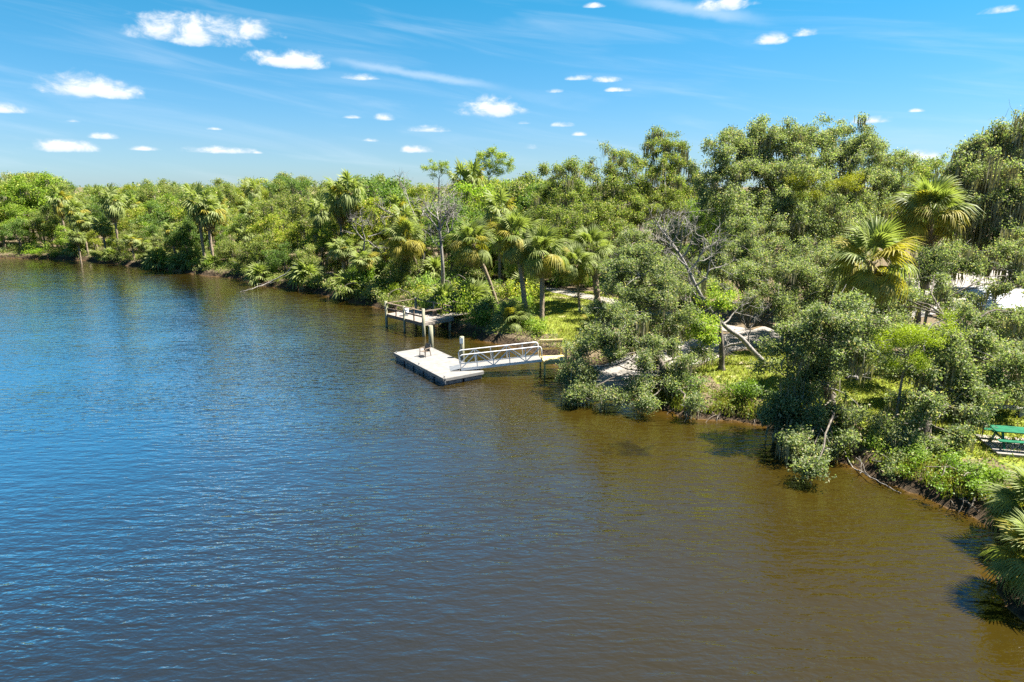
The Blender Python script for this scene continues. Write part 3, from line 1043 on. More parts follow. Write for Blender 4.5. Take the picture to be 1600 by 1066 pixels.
def grow_tree(name, label, cat, base, trunk, blobs, r, leaf='oak_leaf', cr=.62, k=1.5, nleaf=190, L=.13, Wd=.062, r0=.3, moss=0.0, moss_len=(.4, 1.3), twigs=True,
              bark='bark', spray=9, low=.45, group=None, spare_limb=None, roots=0, tint=None):
    """trunk: polyline in world coordinates; blobs: (x, y, z, radius) in world coordinates."""
    root = empty(name, base, label, cat, group)
    org = np.array(base, float)
    T = np.array(trunk, float)
    S = Soup()
    tt = np.linspace(0, 1, len(T))
    t2 = np.linspace(0, 1, len(T) * 4)
    TT = np.stack([np.interp(t2, tt, T[:, q]) for q in range(3)], 1)
    for _ in range(2):
        TT[1:-1] = (TT[:-2] + TT[1:-1] * 2 + TT[2:]) / 4
    rad = np.linspace(r0, r0 * .42, len(TT))
    rad[0] *= 1.45
    S.tube(TT, rad, 10)
    for q in range(roots):
        a_ = r.uniform(0, 2 * math.pi)
        e_ = TT[0] + np.array([math.cos(a_), math.sin(a_), 0]) * r.uniform(.9, 2.0)
        e_[2] = h1(e_[0], e_[1]) - .08
        S.tube(bez(TT[0] + up * .25, (TT[0] + e_) / 2 + up * .12, e_, 6), np.linspace(r0 * .5, .03, 6), 6)
    B = Soup()
    near_ = twigs and cr < .68 and leaf == 'oak_leaf'
    if near_:
        k, nleaf, L, Wd, moss = k * 1.3, int(nleaf * .74), L * .92, Wd * .95, moss * .55
    if leaf != 'lime_leaf' and twigs:
        blobs = [(b_[0], b_[1], b_[2], b_[3] * 1.14) for b_ in blobs]
        k, nleaf, L, Wd, cr = k * .82, int(nleaf * 1.7), L * 1.14, Wd * 1.25, cr * .74
    bt = []
    if near_:
        C, own, bt = branchlets(blobs, cr, k, r)
        for P_ in bt:
            B.tube(P_, np.linspace(.034, .012, len(P_)), 4)
    else:
        C, own = clumps_of(blobs, cr, k, r, low)
    for i, bl in enumerate(blobs):
        c_ = np.array(bl[:3])
        cost = np.linalg.norm(TT - c_, axis=1) + np.where(TT[:, 2] > c_[2] + .3, (TT[:, 2] - c_[2]) * 1.5, 0) + (1 - t2) * 3.0
        j = int(np.argmin(cost))
        rr = max(.03, rad[j] * .5 * min(1, bl[3] / 1.7))
        P_ = limb_to(S, TT[j], c_, rr, .03, r)
        for q in range(2 if twigs else 0):                # bare dead sprigs poking out
            d = unit(rdir(1, r)[0] + np.array([0, 0, .3]))
            limb_to(B, c_ + d * bl[3] * .3, c_ + d * bl[3] * r.uniform(1.05, 1.5), .022, .008, r, 5, .05, 4)
    S.build('trunk', M[bark], root, True, org)
    if twigs:
        tag(B.build('twigs', M['pale_bark'], root, True, org), kind='stuff')
    V, Q = crown_leaves(C, cr, nleaf, L, Wd, r, spray)
    cr_ = mesh_np('crown', V, Q, M[leaf], root, False, org)
    if tint:
        cr_.color = (*tint, 1)
    if moss > 0:
        pick = C[r.random(len(C)) < moss] - np.array([0, 0, cr * .4])
        if len(pick):
            V, Q = moss_mesh(pick, r, 16, *moss_len)
            tag(mesh_np('moss', V, Q, M['moss'], root, False, org), kind='stuff')
    return root


def Bl(lst):
    out_ = []
    for a_, b_, c_, d_ in lst:
        p = dp(a_, b_, c_)
        lowest = .35 + .55 * d_
        if p[2] < lowest:                       # a bough cannot hang below the water: bring it nearer
            p = gp(a_, b_, lowest)
        out_.append((*p, d_))
    return out_


def ground_at(px_, py_):
    """The terrain point seen at a photo pixel."""
    z = 1.0
    for _ in range(6):
        q = gp(px_, py_, z)
        z = h1(q[0], q[1])
    q[2] = z
    return q


def bare_tree(name, label, cat, base, stems, r, mat='pale_bark', depth=4, twig=1.0, gnarl=.5, r0=.2, group=None, trunk_poly=None):
    """Leafless branching."""
    root = empty(name, base, label, cat, group)
    org = np.array(base, float)
    S, B = Soup(), Soup()
    T = np.array(trunk_poly, float)
    n = len(T) * 4
    tt = np.linspace(0, 1, len(T))
    TT = np.stack([np.interp(np.linspace(0, 1, n), tt, T[:, q]) for q in range(3)], 1)
    for _ in range(2):
        TT[1:-1] = (TT[:-2] + TT[1:-1] * 2 + TT[2:]) / 4
    S.tube(TT, np.linspace(r0, r0 * .4, n), 9)

    def rec(p, d, L, rad, lev):
        m_ = 5
        P_ = [p]
        dd = d.copy()
        for _ in range(m_):
            dd = unit(dd + r.normal(size=3) * gnarl * .45 + np.array([0, 0, .04]))
            P_.append(P_[-1] + dd * L / m_)
        (S if lev <= 1 else B).tube(np.array(P_), np.linspace(rad, rad * .45, m_ + 1), 6 if lev < 2 else 4)
        if lev < depth:
            for q in range(r.integers(3, 5)):
                j = r.integers(2, m_ + 1)
                nd = unit(dd + rdir(1, r)[0] * .95)
                rec(P_[j], nd, L * r.uniform(.5, .75), rad * .5, lev + 1)

    for (p, d, L, rad) in stems:
        rec(np.array(p, float), unit(np.array(d, float)), L * twig, rad, 1)
    S.build('trunk', M[mat], root, True, org)
    tag(B.build('twigs', M[mat], root, True, org), kind='stuff')
    return root


# ---- palms
def frond_np(r, segs=26, lp=.95, R=1.12, droop=.5, rows=3, close=0.0, petw=.022):
    """A costapalmate fan: stalk along +X, a blade of folded segments whose tips hang."""
    S = Soup()
    xs = np.linspace(0, lp, 4)
    pet = np.stack([xs, 0 * xs, .10 * lp * np.sin(xs / lp * 1.5) - .05 * lp * (xs / lp) ** 2], 1)
    a_ = np.array([0, petw, 0])
    V = np.concatenate([pet - a_, pet + a_])
    Q = np.array([[i, i + 1, i + 5, i + 4] for i in range(3)])
    S.add(V, Q)
    hub = pet[-1]
    span = math.radians(118) * (1 - close)
    for i in range(segs):
        f = (i + .5) / segs * 2 - 1
        an = f * span
        Ls = R * (1 - .28 * abs(f) ** 2) * r.uniform(.93, 1.05)
        d = np.array([math.cos(an), math.sin(an), 0])
        s_ = np.array([-d[1], d[0], 0])
        st_ = hub + np.array([.30 * (1 - abs(f)) * R, 0, 0])
        wid = 2.1 * span / segs * R * .62
        us = np.linspace(0, 1, rows + 1)
        dr = droop * r.uniform(.8, 1.25)
        pts = st_ + d * (Ls * us * (1 - .18 * dr * us ** 2))[:, None]
        pts[:, 2] += .10 * math.cos(an * .8) * us - dr * R * us ** 2.4 - .12 * R * abs(f) * us
        ww = wid * np.interp(us, [0, .35, 1], [.16, .5, .05])
        fold = np.array([0, 0, .35 * wid]) * (1 if i % 2 else -1)
        Lf, Rt = pts - s_ * ww[:, None] - fold * .5 * (1 - us)[:, None], pts + s_ * ww[:, None] + fold * .5 * (1 - us)[:, None]
        V = np.concatenate([Lf, Rt])
        m_ = rows + 1
        Q = np.array([[q, q + 1, q + 1 + m_, q + m_] for q in range(rows)])
        S.add(V, Q)
    return np.concatenate(S.V), np.concatenate(S.Q)


def rotm(az_, el_, roll=0.0):
    return np.array((Euler((0, 0, az_)).to_matrix() @ Euler((0, -el_, 0)).to_matrix() @ Euler((roll, 0, 0)).to_matrix()))


FR = []
_fr = np.random.default_rng(5)
for spec in (dict(droop=.30), dict(droop=.5), dict(droop=.75), dict(droop=.95, close=.15)):
    V, Q = frond_np(_fr, 28, **spec)
    for mt in ('palm_leaf', 'palm_yellow'):
        ob = mesh_np('frond', V, Q, M[mt])
        FR.append(ob.data)
        bpy.data.objects.remove(ob)
DEAD = []
for spec in (dict(droop=.9, close=.55, R=.9), dict(droop=.6, close=.7, R=.95), dict(droop=1.0, close=.4, R=.8)):
    V, Q = frond_np(_fr, 16, **spec)
    ob = mesh_np('dead_frond', V, Q, M['dead_frond'])
    DEAD.append(ob.data)
    bpy.data.objects.remove(ob)


def palm_trunk(root, base, top, r, rad=.17, bow=.08):
    base, top = np.array(base, float), np.array(top, float)
    L = np.linalg.norm(top - base)
    side = np.array([top[0] - base[0], top[1] - base[1], 0])
    mid_ = (base + top) / 2 + side * .18 * (-1) + r.normal(size=3) * .12
    P_ = bez(base - up * .2, mid_, top, max(8, int(L / .22)))
    rr = rad * (1 + .10 * r.normal(size=len(P_)))
    rr[0] *= 1.5
    S = Soup()
    S.tube(P_, rr, 9)
    # old leaf bases under the crown
    for i in range(26):
        s_ = 1 - r.random() ** 1.5 * .35
        p = P_[int(s_ * (len(P_) - 1))]
        a_ = r.uniform(0, 2 * math.pi)
        d = np.array([math.cos(a_), math.sin(a_), 1.1])
        S.tube(np.array([p + d * rad * .6, p + d * (rad + .16)]), np.array([.045, .025]), 4)
    S.build('trunk', M['palm_bark'], root, False, base)


def near_palm(label, base, top, size, r, n=34, ndead=12, yellow=.35, trunk=True, name='cabbage_palm', group=None, elmin=-48, cat='palm', rad=.17):
    base, top = np.array(base, float), np.array(top, float)
    root = empty(name, base, label, cat, group)
    if trunk:
        palm_trunk(root, base, top, r, rad)
    for i in range(n):
        f = i / (n - 1)
        e_ = math.radians(80 + (elmin - 80) * f ** 1.0 + r.normal() * 8)
        a_ = i * 2.39996 + r.normal() * .15
        v = min(3, int(f * 2.7 + r.random() * .8))
        ye = r.random() < yellow * (f * 1.5)
        o_ = bpy.data.objects.new('frond', FR[v * 2 + (1 if ye else 0)])
        COL.objects.link(o_)
        o_.parent = root
        o_.location = Vector(top - base) + Vector((0, 0, .25 * (1 - f)))
        o_.rotation_euler = (Euler((0, 0, a_)).to_matrix() @ Euler((0, -e_, 0)).to_matrix() @ Euler((r.normal() * .25, 0, 0)).to_matrix()).to_euler()
        s_ = size * r.uniform(.88, 1.1) * (.8 + .2 * min(1, f * 4))
        o_.scale = (s_, s_, s_)
    for i in range(ndead):
        o_ = bpy.data.objects.new('dead_frond', DEAD[i % 3])
        COL.objects.link(o_)
        o_.parent = root
        o_.location = Vector(top - base) + Vector((0, 0, -.1))
        a_ = r.uniform(0, 2 * math.pi)
        e_ = math.radians(r.uniform(-88, -55))
        o_.rotation_euler = (Euler((0, 0, a_)).to_matrix() @ Euler((0, -e_, 0)).to_matrix() @ Euler((r.normal() * .5, 0, 0)).to_matrix()).to_euler()
        s_ = size * r.uniform(.75, 1.0)
        o_.scale = (s_, s_, s_)
    return root


# ------------------------------------------------------------------ the individual trees near the ramp
R_ = np.random.default_rng
OAKC = (1, 1, 1)
b0 = ground_at(1046, 606)
grow_tree('live_oak', 'grey-green live oak overhanging the water beside the boat ramp and timber landing', 'oak tree', b0,
          [b0, dp(1030, 560, 38.8), dp(1000, 520, 40), dp(985, 490, 41.5), dp(990, 455, 43)],
          Bl([(918, 556, 40.0, 1.2), (898, 592, 38.4, .65), (1008, 545, 37.2, .9), (982, 505, 39, 1.2), (1018, 475, 41, 1.3), (960, 560, 38, .9), (1040, 550, 37.8, .8), (940, 532, 38.5, 1.2), (968, 488, 41.5, 1.6), (985, 540, 40, 1.5), (925, 585, 38.2, .9), (995, 612, 36.4, .75), (938, 618, 37, .6), (1015, 575, 39, 1.2),
              (905, 612, 37, .45), (1062, 600, 37.2, 1.2), (1075, 636, 35.8, .8), (1040, 505, 42, 1.7), (1005, 450, 45, 1.8), (968, 440, 44, 1.5), (1092, 560, 40, 1.1), (1010, 635, 35.4, .45), (975, 622, 36, .6), (908, 620, 36.6, .5), (1002, 432, 42.5, 1.5), (1045, 455, 42, 1.4), (980, 405, 44.5, 1.4), (925, 490, 43, 1.0), (1072, 500, 40.5, 1.1)]),
          R_(1), moss=.25, k=1.9, nleaf=200, r0=.24, roots=4)
b0 = ground_at(1017, 592)
b0 = ground_at(1243, 549)
grow_tree('live_oak', 'live oak with a bare arching limb beside the ramp road, left of lime shrub', 'oak tree', b0,
          [b0, dp(1232, 528, 46), dp(1212, 512, 46), dp(1190, 505, 46.5), dp(1168, 512, 46.5)],
          Bl([(1150, 440, 48, 2.0), (1200, 420, 49, 2.3), (1250, 445, 48, 2.2), (1292, 470, 47.5, 2.0), (1240, 480, 46, 1.3), (1175, 472, 46, 1.0), (1125, 405, 50, 1.8), (1280, 420, 50, 2.2), (1185, 385, 51, 2.2), (1105, 455, 47, 1.3), (1272, 500, 45.5, 1.5), (1305, 515, 44, 1.5), (1215, 468, 46, 1.2), (1255, 525, 45, .8)]),
          R_(2), moss=.35, k=2.0, nleaf=190, r0=.27, roots=3)
b0 = ground_at(1300, 642)
grow_tree('live_oak', 'live oak drooping into the river with pale bare hanging branches, nearest the dark blue reflection', 'oak tree', b0,
          [b0, dp(1292, 600, 33.5), dp(1292, 565, 32.5), dp(1300, 530, 32)],
          Bl([(1228, 588, 32.5, 1.2), (1268, 560, 32, 1.35), (1212, 640, 31.5, .75), (1252, 640, 31, 1.2), (1292, 605, 32, 1.3), (1287, 678, 30.2, .95), (1270, 708, 29.4, .6), (1322, 655, 31.5, .85), (1310, 535, 31, 1.35),
              (1325, 505, 31.5, 1.15), (1288, 500, 31, 1.25), (1332, 560, 31.5, .9), (1250, 692, 30.2, .75), (1232, 662, 31.4, .8), (1300, 640, 31, .95), (1272, 655, 30.6, .95), (1300, 700, 29.6, .7), (1272, 738, 28.4, .5), (1255, 615, 32, 1.05), (1262, 520, 32, 1.0), (1310, 475, 33, 1.1), (1230, 545, 31.5, .8), (1350, 525, 31, .9)]),
          R_(3), moss=.25, k=1.9, nleaf=210, r0=.28, roots=5)
b0 = ground_at(1446, 690)
grow_tree('live_oak', 'wide live oak left of the green picnic table, low boughs over the grass bank', 'oak tree', b0,
          [b0, dp(1447, 650, 29.6), dp(1465, 600, 31), dp(1490, 560, 33), dp(1500, 520, 35)],
          Bl([(1400, 520, 38, 1.5), (1450, 565, 34, 1.4), (1400, 590, 34, .9), (1500, 575, 33, 1.7), (1432, 620, 31, .9), (1552, 560, 34, 1.7), (1590, 600, 32, 1.3), (1480, 640, 30, 1.0), (1522, 655, 29.5, .9), (1420, 690, 28.2, .9),
              (1398, 722, 27.2, .6), (1385, 668, 29.6, .55), (1452, 702, 27.8, .6), (1590, 535, 36, 1.5), (1425, 470, 41, 1.7), (1540, 610, 31.5, 1.1), (1500, 690, 27.8, .5), (1470, 590, 31, 1.2), (1462, 640, 28.6, .8), (1475, 540, 31.5, 1.1), (1510, 530, 33, 1.3), (1535, 628, 30, .7), (1440, 590, 30.6, .9), (1385, 490, 40, 1.4), (1350, 465, 43, 1.5), (1405, 455, 44, 1.5), (1445, 440, 45, 1.5), (1600, 500, 36, 1.2), (1580, 570, 32, 1.4)]),
          R_(4), moss=.28, k=1.9, nleaf=210, r0=.26, roots=4)
b0 = np.array([47.0, 44.0, 1.3])
grow_tree('live_oak', 'live oak behind the picnic pavilion roof, thin leaves letting the white roof show', 'oak tree', b0,
          [b0, b0 + up * 3, dp(1600, 450, 42)],
          Bl([(1500, 455, 43, 1.3), (1560, 462, 42, .8), (1600, 440, 42, 1.5), (1530, 420, 44, 1.7), (1480, 415, 45, 1.7), (1620, 400, 44, 2.0), (1570, 400, 45, 1.6), (1525, 500, 38, .75), (1470, 470, 40, .9)]),
          R_(5), moss=.25, k=1.6, nleaf=180, r0=.22)
# tall oaks behind
b0 = np.array([26.5, 60.0, 1.3])
grow_tree('live_oak', 'tall dense live oak on the skyline behind the bare leaning snag', 'oak tree', b0,
          [b0, b0 + np.array([.5, 0, 4]), b0 + np.array([0, 1, 8]), dp(1190, 270, 62)],
          Bl([(1148, 235, 62, 1.9), (1185, 222, 63, 2.2), (1225, 225, 63, 2.3), (1125, 275, 61, 2.3), (1180, 275, 61, 2.9), (1240, 285, 60, 2.8), (1130, 325, 59, 2.5), (1195, 335, 58, 2.8), (1245, 350, 58, 2.5), (1155, 385, 56, 2.2), (1140, 215, 63, 1.0)]),
          R_(6), moss=.22, k=2.3, nleaf=190, L=.155, Wd=.075, cr=.8, r0=.4)
b0 = np.array([34.0, 63.0, 1.3])
oakE = grow_tree('live_oak', 'tall broad live oak on the skyline with lime fern patches, above the two large palms', 'oak tree', b0,
                 [b0, b0 + np.array([-.5, 0, 4]), b0 + np.array([0, -1, 8]), dp(1310, 290, 63)],
                 Bl([(1270, 228, 64, 2.2), (1310, 222, 65, 2.1), (1352, 240, 65, 2.2), (1392, 262, 65, 1.8), (1300, 275, 62, 2.6), (1355, 285, 63, 2.4), (1400, 305, 64, 2.0), (1290, 335, 60, 2.6), (1345, 345, 60, 2.3), (1270, 385, 57, 2.3), (1320, 395, 56, 1.9)]),
                 R_(7), moss=.25, k=2.3, nleaf=190, L=.155, Wd=.075, cr=.8, r0=.42)
fl = []
for (a_, b_, n) in ((1245, 288, 1), (1262, 280, 1), (1268, 300, 1), (1275, 305, .7), (1325, 283, 1), (1342, 275, 1.1), (1336, 292, .8), (1300, 288, .6), (1250, 305, .6), (1240, 282, .7)):
    fl.append(dp(a_, b_, 56.8))
V, Q = crown_leaves(np.array(fl), .72, 520, .13, .05, R_(8), 9)
mesh_np('fern_patch', V, Q, M['fern'], oakE, False, np.array(oakE.location))
b0 = np.array([44.5, 52.5, 1.3])
grow_tree('live_oak', 'live oak draped in grey moss at the top right corner of the woods', 'oak tree', b0,
          [b0, b0 + np.array([-.6, 0, 3]), b0 + np.array([0, 0, 7]), dp(1570, 290, 51)],
          Bl([(1520, 240, 52, 1.6), (1560, 222, 52, 1.6), (1600, 210, 52, 1.8), (1515, 285, 51, 1.9), (1560, 280, 50, 2.1), (1610, 270, 50, 2.2), (1545, 335, 49, 2.0), (1595, 330, 49, 2.1), (1570, 375, 48, 1.6), (1530, 370, 50, 1.2), (1620, 390, 47, 1.5)]),
          R_(9), moss=.9, moss_len=(.9, 3.0), k=2.1, nleaf=130, L=.15, Wd=.07, cr=.75, r0=.4)
b0 = np.array([47.0, 72.0, 1.3])
grow_tree('live_oak', 'small rounded oak in the skyline dip between the fern-patched oak and the moss-draped oak', 'oak tree', b0,
          [b0, b0 + up * 5, dp(1450, 290, 72)],
          Bl([(1420, 268, 72, 2.0), (1460, 262, 72, 2.1), (1500, 275, 71, 1.8), (1440, 305, 70, 2.4), (1485, 310, 69, 2.3), (1410, 330, 68, 2.2), (1495, 350, 66, 2.2), (1400, 370, 62, 2.2), (1510, 390, 60, 2.0)]),
          R_(10), leaf='wood_leaf', moss=.25, k=1.4, nleaf=150, L=.17, Wd=.08, cr=.8, r0=.35)
b0 = np.array([19.5, 83.0, 1.3])
grow_tree('live_oak', 'tall open feathery tree breaking the skyline directly above the red house', 'oak tree', b0,
          [b0, b0 + up * 5, dp(1035, 290, 83), dp(1040, 225, 83)],
          Bl([(1025, 207, 83, 1.0), (1045, 222, 83, 1.3), (1065, 232, 83, 1.0), (1020, 240, 82, 1.7), (1058, 258, 82, 1.7), (1080, 262, 82, 1.0), (1030, 282, 80, 2.2), (1075, 290, 80, 1.7), (1000, 300, 80, 2.0), (1045, 320, 78, 2.4), (1010, 340, 77, 2.2)]),
          R_(12), leaf='wood_leaf', moss=.55, moss_len=(.6, 2.2), k=1.7, nleaf=150, L=.17, Wd=.08, cr=.75, r0=.36)
b0 = np.array([12.5, 80.0, 1.3])
grow_tree('live_oak', 'two-lobed mid-green tree on the skyline just left of the tall feathery tree', 'oak tree', b0,
          [b0, b0 + up * 5, dp(965, 300, 79)],
          Bl([(960, 245, 80, 1.5), (985, 252, 80, 1.5), (940, 268, 79, 1.6), (970, 282, 78, 2.2), (930, 300, 77, 2.0), (985, 320, 76, 2.2), (945, 335, 75, 2.2), (960, 370, 72, 2.0)]),
          R_(13), leaf='wood_leaf', moss=.4, k=1.3, nleaf=150, L=.17, Wd=.08, cr=.75, r0=.32)
b0 = np.array([6.5, 76.0, 1.3])
grow_tree('live_oak', 'mid-green mossy oak behind the twin palms, its top on the skyline', 'oak tree', b0,
          [b0, b0 + up * 4, dp(885, 320, 75)],
          Bl([(870, 275, 76, 1.4), (900, 268, 76, 1.6), (855, 305, 75, 1.8), (890, 308, 74, 2.2), (920, 330, 73, 1.8), (870, 340, 72, 2.0), (900, 360, 70, 1.9), (940, 395, 67, 1.7), (890, 400, 66, 1.2)]),
          R_(14), leaf='wood_leaf', moss=.4, k=1.3, nleaf=150, L=.17, Wd=.08, cr=.75, r0=.3)
b0 = ground_at(968, 500)
grow_tree('live_oak', 'grey-green oak standing behind the ramp between the thin pole-trunk palm and the bare snag', 'oak tree', b0,
          [b0, b0 + up * 2.5, dp(985, 420, 57)],
          Bl([(960, 425, 57, 1.4), (1000, 410, 57, 1.8), (1045, 420, 56, 1.7), (985, 450, 55, 1.3), (1030, 375, 60, 1.8), (1075, 440, 54, 1.5), (1080, 385, 58, 1.8), (1040, 460, 52, 1.1), (990, 380, 61, 1.6)]),
          R_(15), moss=.3, k=1.5, nleaf=170, L=.14, Wd=.07, cr=.7, r0=.25)
b0 = np.array([dp(1418, 560, 31)[0], 31.2, 0.0])
b0[2] = h1(b0[0], b0[1])
grow_tree('cypress_sapling', 'lime-green feathery shrub glowing among the dark oaks below the larger near palm', 'shrub', b0,
          [b0, b0 + up * 2.2, dp(1415, 560, 30.6)],
          Bl([(1380, 540, 30.4, .62), (1412, 526, 30, .72), (1445, 530, 30, .72), (1470, 513, 30.4, .6), (1398, 562, 29.8, .62), (1432, 565, 29.8, .6), (1484, 498, 31, .42), (1364, 556, 30, .42)]),
          R_(16), leaf='lime_leaf', tint=(1.75, 1.6, 1.0), k=2.2, nleaf=240, L=.10, Wd=.03, cr=.35, r0=.09, bark='pale_bark')
b0 = ground_at(1127, 578)
grow_tree('live_oak', 'slim dark oak standing like a post on the grass left of the leaning trunk', 'oak tree', b0,
          [b0, dp(1128, 545, 40.7), dp(1126, 515, 41), dp(1120, 480, 42)],
          Bl([(1105, 522, 40.5, .8), (1092, 505, 41, .9), (1120, 470, 42.5, 1.0)]), R_(17), leaf='wood_leaf', k=1.8, nleaf=150, cr=.5, r0=.2, tint=(1.3, 1.45, .8))
# bare leaning snag
b0 = ground_at(1197, 569)
TR = [b0, dp(1176, 549, 42.2), dp(1158, 527, 42.3), dp(1136, 514, 42.4), dp(1110, 486, 42.6), dp(1091, 455, 42.8), dp(1070, 410, 43), dp(1048, 377, 43.2)]
st = []
for (a_, b_, d, L, rad) in ((1048, 377, (-.6, 0, .9), 2.0, .06), (1052, 385, (.2, .6, .9), 1.9, .055), (1058, 392, (-.9, -.3, .5), 1.6, .05), (1066, 402, (.9, .3, .7), 1.9, .06), (1075, 425, (.8, -.3, .9), 2.3, .07),
                            (1085, 448, (.9, .2, 1.0), 2.4, .08), (1072, 415, (-.8, .3, .5), 1.5, .05), (1112, 488, (.55, .1, 1), 1.5, .09), (1108, 489, (-.95, -.1, .05), 2.3, .07), (1050, 380, (.7, -.2, 1.), 2.2, .06), (1060, 395, (.3, -.5, 1.), 2.1, .06), (1160, 535, (-.95, -.1, .1), 2.2, .08), (1168, 541, (.5, .2, .9), 1.6, .07), (1130, 506, (.6, .3, .8), 1.7, .07), (1095, 468, (-.9, .1, .5), 1.7, .06)):
    st.append((dp(a_, b_, 42.6 + .1), d, L, rad))
bare_tree('leaning_snag', 'pale bare leaning tree trunk with a twiggy grey top, above the ramp road', 'bare tree', b0, st, R_(21), depth=4, r0=.19, trunk_poly=TR)
# grey dead tree behind the wooden dock
b0 = ground_at(691, 462)
TR = [b0, dp(692, 420, 69), dp(689, 380, 69.2), dp(686, 345, 69.4)]
st = []
for (a_, b_, d, L, rad) in ((686, 345, (-.2, 0, 1), 2.2, .09), (686, 348, (.5, .1, 1), 2.4, .09), (688, 362, (-.8, .1, .8), 2.6, .1), (689, 375, (.9, -.1, .8), 2.8, .1), (690, 390, (-.8, -.3, .7), 2.2, .08), (688, 355, (.1, -.6, .9), 2.3, .08), (687, 350, (-.6, .3, 1), 2.6, .09), (688, 360, (.9, .3, .9), 2.5, .09)):
    st.append((dp(a_, b_, 69.2), d, L, rad))
bare_tree('dead_tree', 'bare grey-brown dead tree with a straight trunk behind the wooden dock', 'bare tree', b0, st, R_(22), depth=4, r0=.24, trunk_poly=TR)
b0 = ground_at(650, 420)
st = [(dp(640 + 14 * i, 350 - 5 * (i % 3), 84), d, 3.2, .1) for i, d in enumerate(((-.9, 0, .7), (-.3, .1, 1), (.2, -.2, 1), (.8, 0, .8), (.5, .3, .9)))]
bare_tree('dead_tree', 'sprawling leafless grey treetop behind the lone yellow-skirted palm', 'bare tree', np.array([-12.5, 84, 1.2]), st, R_(23), depth=4, r0=.25, twig=1.15,
          trunk_poly=[(-12.5, 84, 1), dp(662, 400, 84), dp(665, 350, 84)])
b0 = np.array([-19.5, 80.5, 1.0])
st = [(dp(568, 375, 80), (-.6, 0, .6), 2.4, .08), (dp(575, 370, 80), (.9, 0, .45), 2.6, .08), (dp(570, 372, 80), (.1, -.4, 1), 2.4, .08), (dp(570, 378, 80), (.9, -.2, -.1), 2.2, .07)]
bare_tree('dead_tree', 'grey bare spreading branches among the bushes left of the yellow-skirted palm', 'bare tree', b0, st, R_(24), depth=4, r0=.2, trunk_poly=[b0, dp(566, 410, 80), dp(570, 372, 80)])

# ---- palms near the ramp
r = R_(31)
near_palm('cabbage palm with a bushy yellow-brown skirt, leftmost of the tall palms behind the wooden dock', ground_at(662, 449), dp(634, 376, 73), 1.3, r, 34, 16, .9)
near_palm('leaning cabbage palm whose dark trunk slants down to the dock shrubs', ground_at(779, 482), dp(738, 382, 62), 1.18, r, 34, 9, .45)
near_palm('left palm of the close pair with brown skirts at the lawn edge', ground_at(822, 506), dp(806, 372, 57.5), 1.25, r, 34, 20, .4, rad=.24)
near_palm('right palm of the close pair with brown skirts at the lawn edge', ground_at(846, 506), dp(846, 395, 57), 1.25, r, 30, 20, .25, rad=.22)
near_palm('dark palm with a stout bristly trunk beside the sandy path', ground_at(934, 478), dp(922, 392, 64), 1.25, r, 30, 8, .1, rad=.32)
near_palm('slim palm with a thin straight pole trunk on the lawn edge', ground_at(906, 487), dp(899, 415, 61), 1.0, r, 24, 8, .15, rad=.12)
near_palm('larger near palm with drooping yellow fronds, rising through the oaks on the right', np.array([21.8, 38.5, 1.2]), dp(1362, 412, 38), 1.32, r, 30, 10, .85, rad=.2)
near_palm('pale green round-headed palm standing behind and right of the larger near palm', np.array([31.0, 48.0, 1.2]), dp(1455, 336, 48), 1.36, r, 36, 8, .6, elmin=-30, rad=.2)
near_palm('upper fan palm clump at the right edge, overhanging the small inlet', ground_at(1606, 845), ground_at(1606, 845) + np.array([.1, -.1, 1.05]), .80, r, 46, 4, .4, False, 'saw_palmetto', elmin=-25, cat='palmetto')
pz = gp(1606, 925, .3)
near_palm('lower fan palm clump at the right edge, with dry grey fronds hanging into the water', pz, pz + np.array([.15, 0, 1.0]), .72, r, 40, 22, .7, False, 'saw_palmetto', elmin=-35, cat='palmetto')
near_palm('low dark palmetto under the twin palms by the lawn', ground_at(800, 512), ground_at(800, 512) + up * .5, .95, r, 26, 0, .05, False, 'saw_palmetto', elmin=-5, cat='palmetto')
near_palm('low palmetto in front of the stout bristly palm', ground_at(926, 514), ground_at(926, 514) + up * .3, .6, r, 20, 0, .1, False, 'saw_palmetto', elmin=-5, cat='palmetto')

# ------------------------------------------------------------------ stock trees for the woods
def stock_blobs(r, kind):
    if kind == 'round':
        Hh, Rr = 10.5, 4.0
        n = 11
    elif kind == 'tall':
        Hh, Rr = 13, 3.2
        n = 11
    elif kind == 'bushy':
        Hh, Rr = 7.5, 3.4
        n = 10
    bl = []
    for i in range(n):
        a_ = r.uniform(0, 2 * math.pi)
        f = r.random()
        z = Hh * (.38 + .52 * f) if kind != 'bushy' else Hh * (.16 + .7 * f)
        q = Rr * math.sqrt(max(.05, 1 - ((f - .3) / .8) ** 2)) * r.uniform(.35, .8)
        bl.append((math.cos(a_) * q, math.sin(a_) * q, z, r.uniform(1.1, 1.9) * Rr / 4.0 * 1.05))
    bl.append((0, 0, Hh * .9, 1.2))
    bl.append((r.normal() * .6, r.normal() * .6, Hh * .62, Rr * .5))
    return bl


STOCK = {}
for kd, nv, nl, mossy in (('round', 3, 150, .18), ('tall', 3, 150, .3), ('bushy', 3, 150, .06)):
    STOCK[kd] = []
    for v in range(nv):
        rr_ = R_(100 + v + len(kd) * 7)
        bl = stock_blobs(rr_, kd)
        Hh = max(b_[2] for b_ in bl)
        q = grow_tree('tree_' + kd, None, None, (0, 0, 0), [(0, 0, -.4), (rr_.normal() * .3, rr_.normal() * .3, Hh * .3), (rr_.normal() * .5, rr_.normal() * .5, Hh * .75)], bl, rr_, 'wood_leaf',
                      cr=.75, k=1.25, nleaf=nl, L=.25, Wd=.14, r0=.22, moss=mossy, moss_len=(.6, 2.0), twigs=False, spray=6)
        STOCK[kd].append(q)


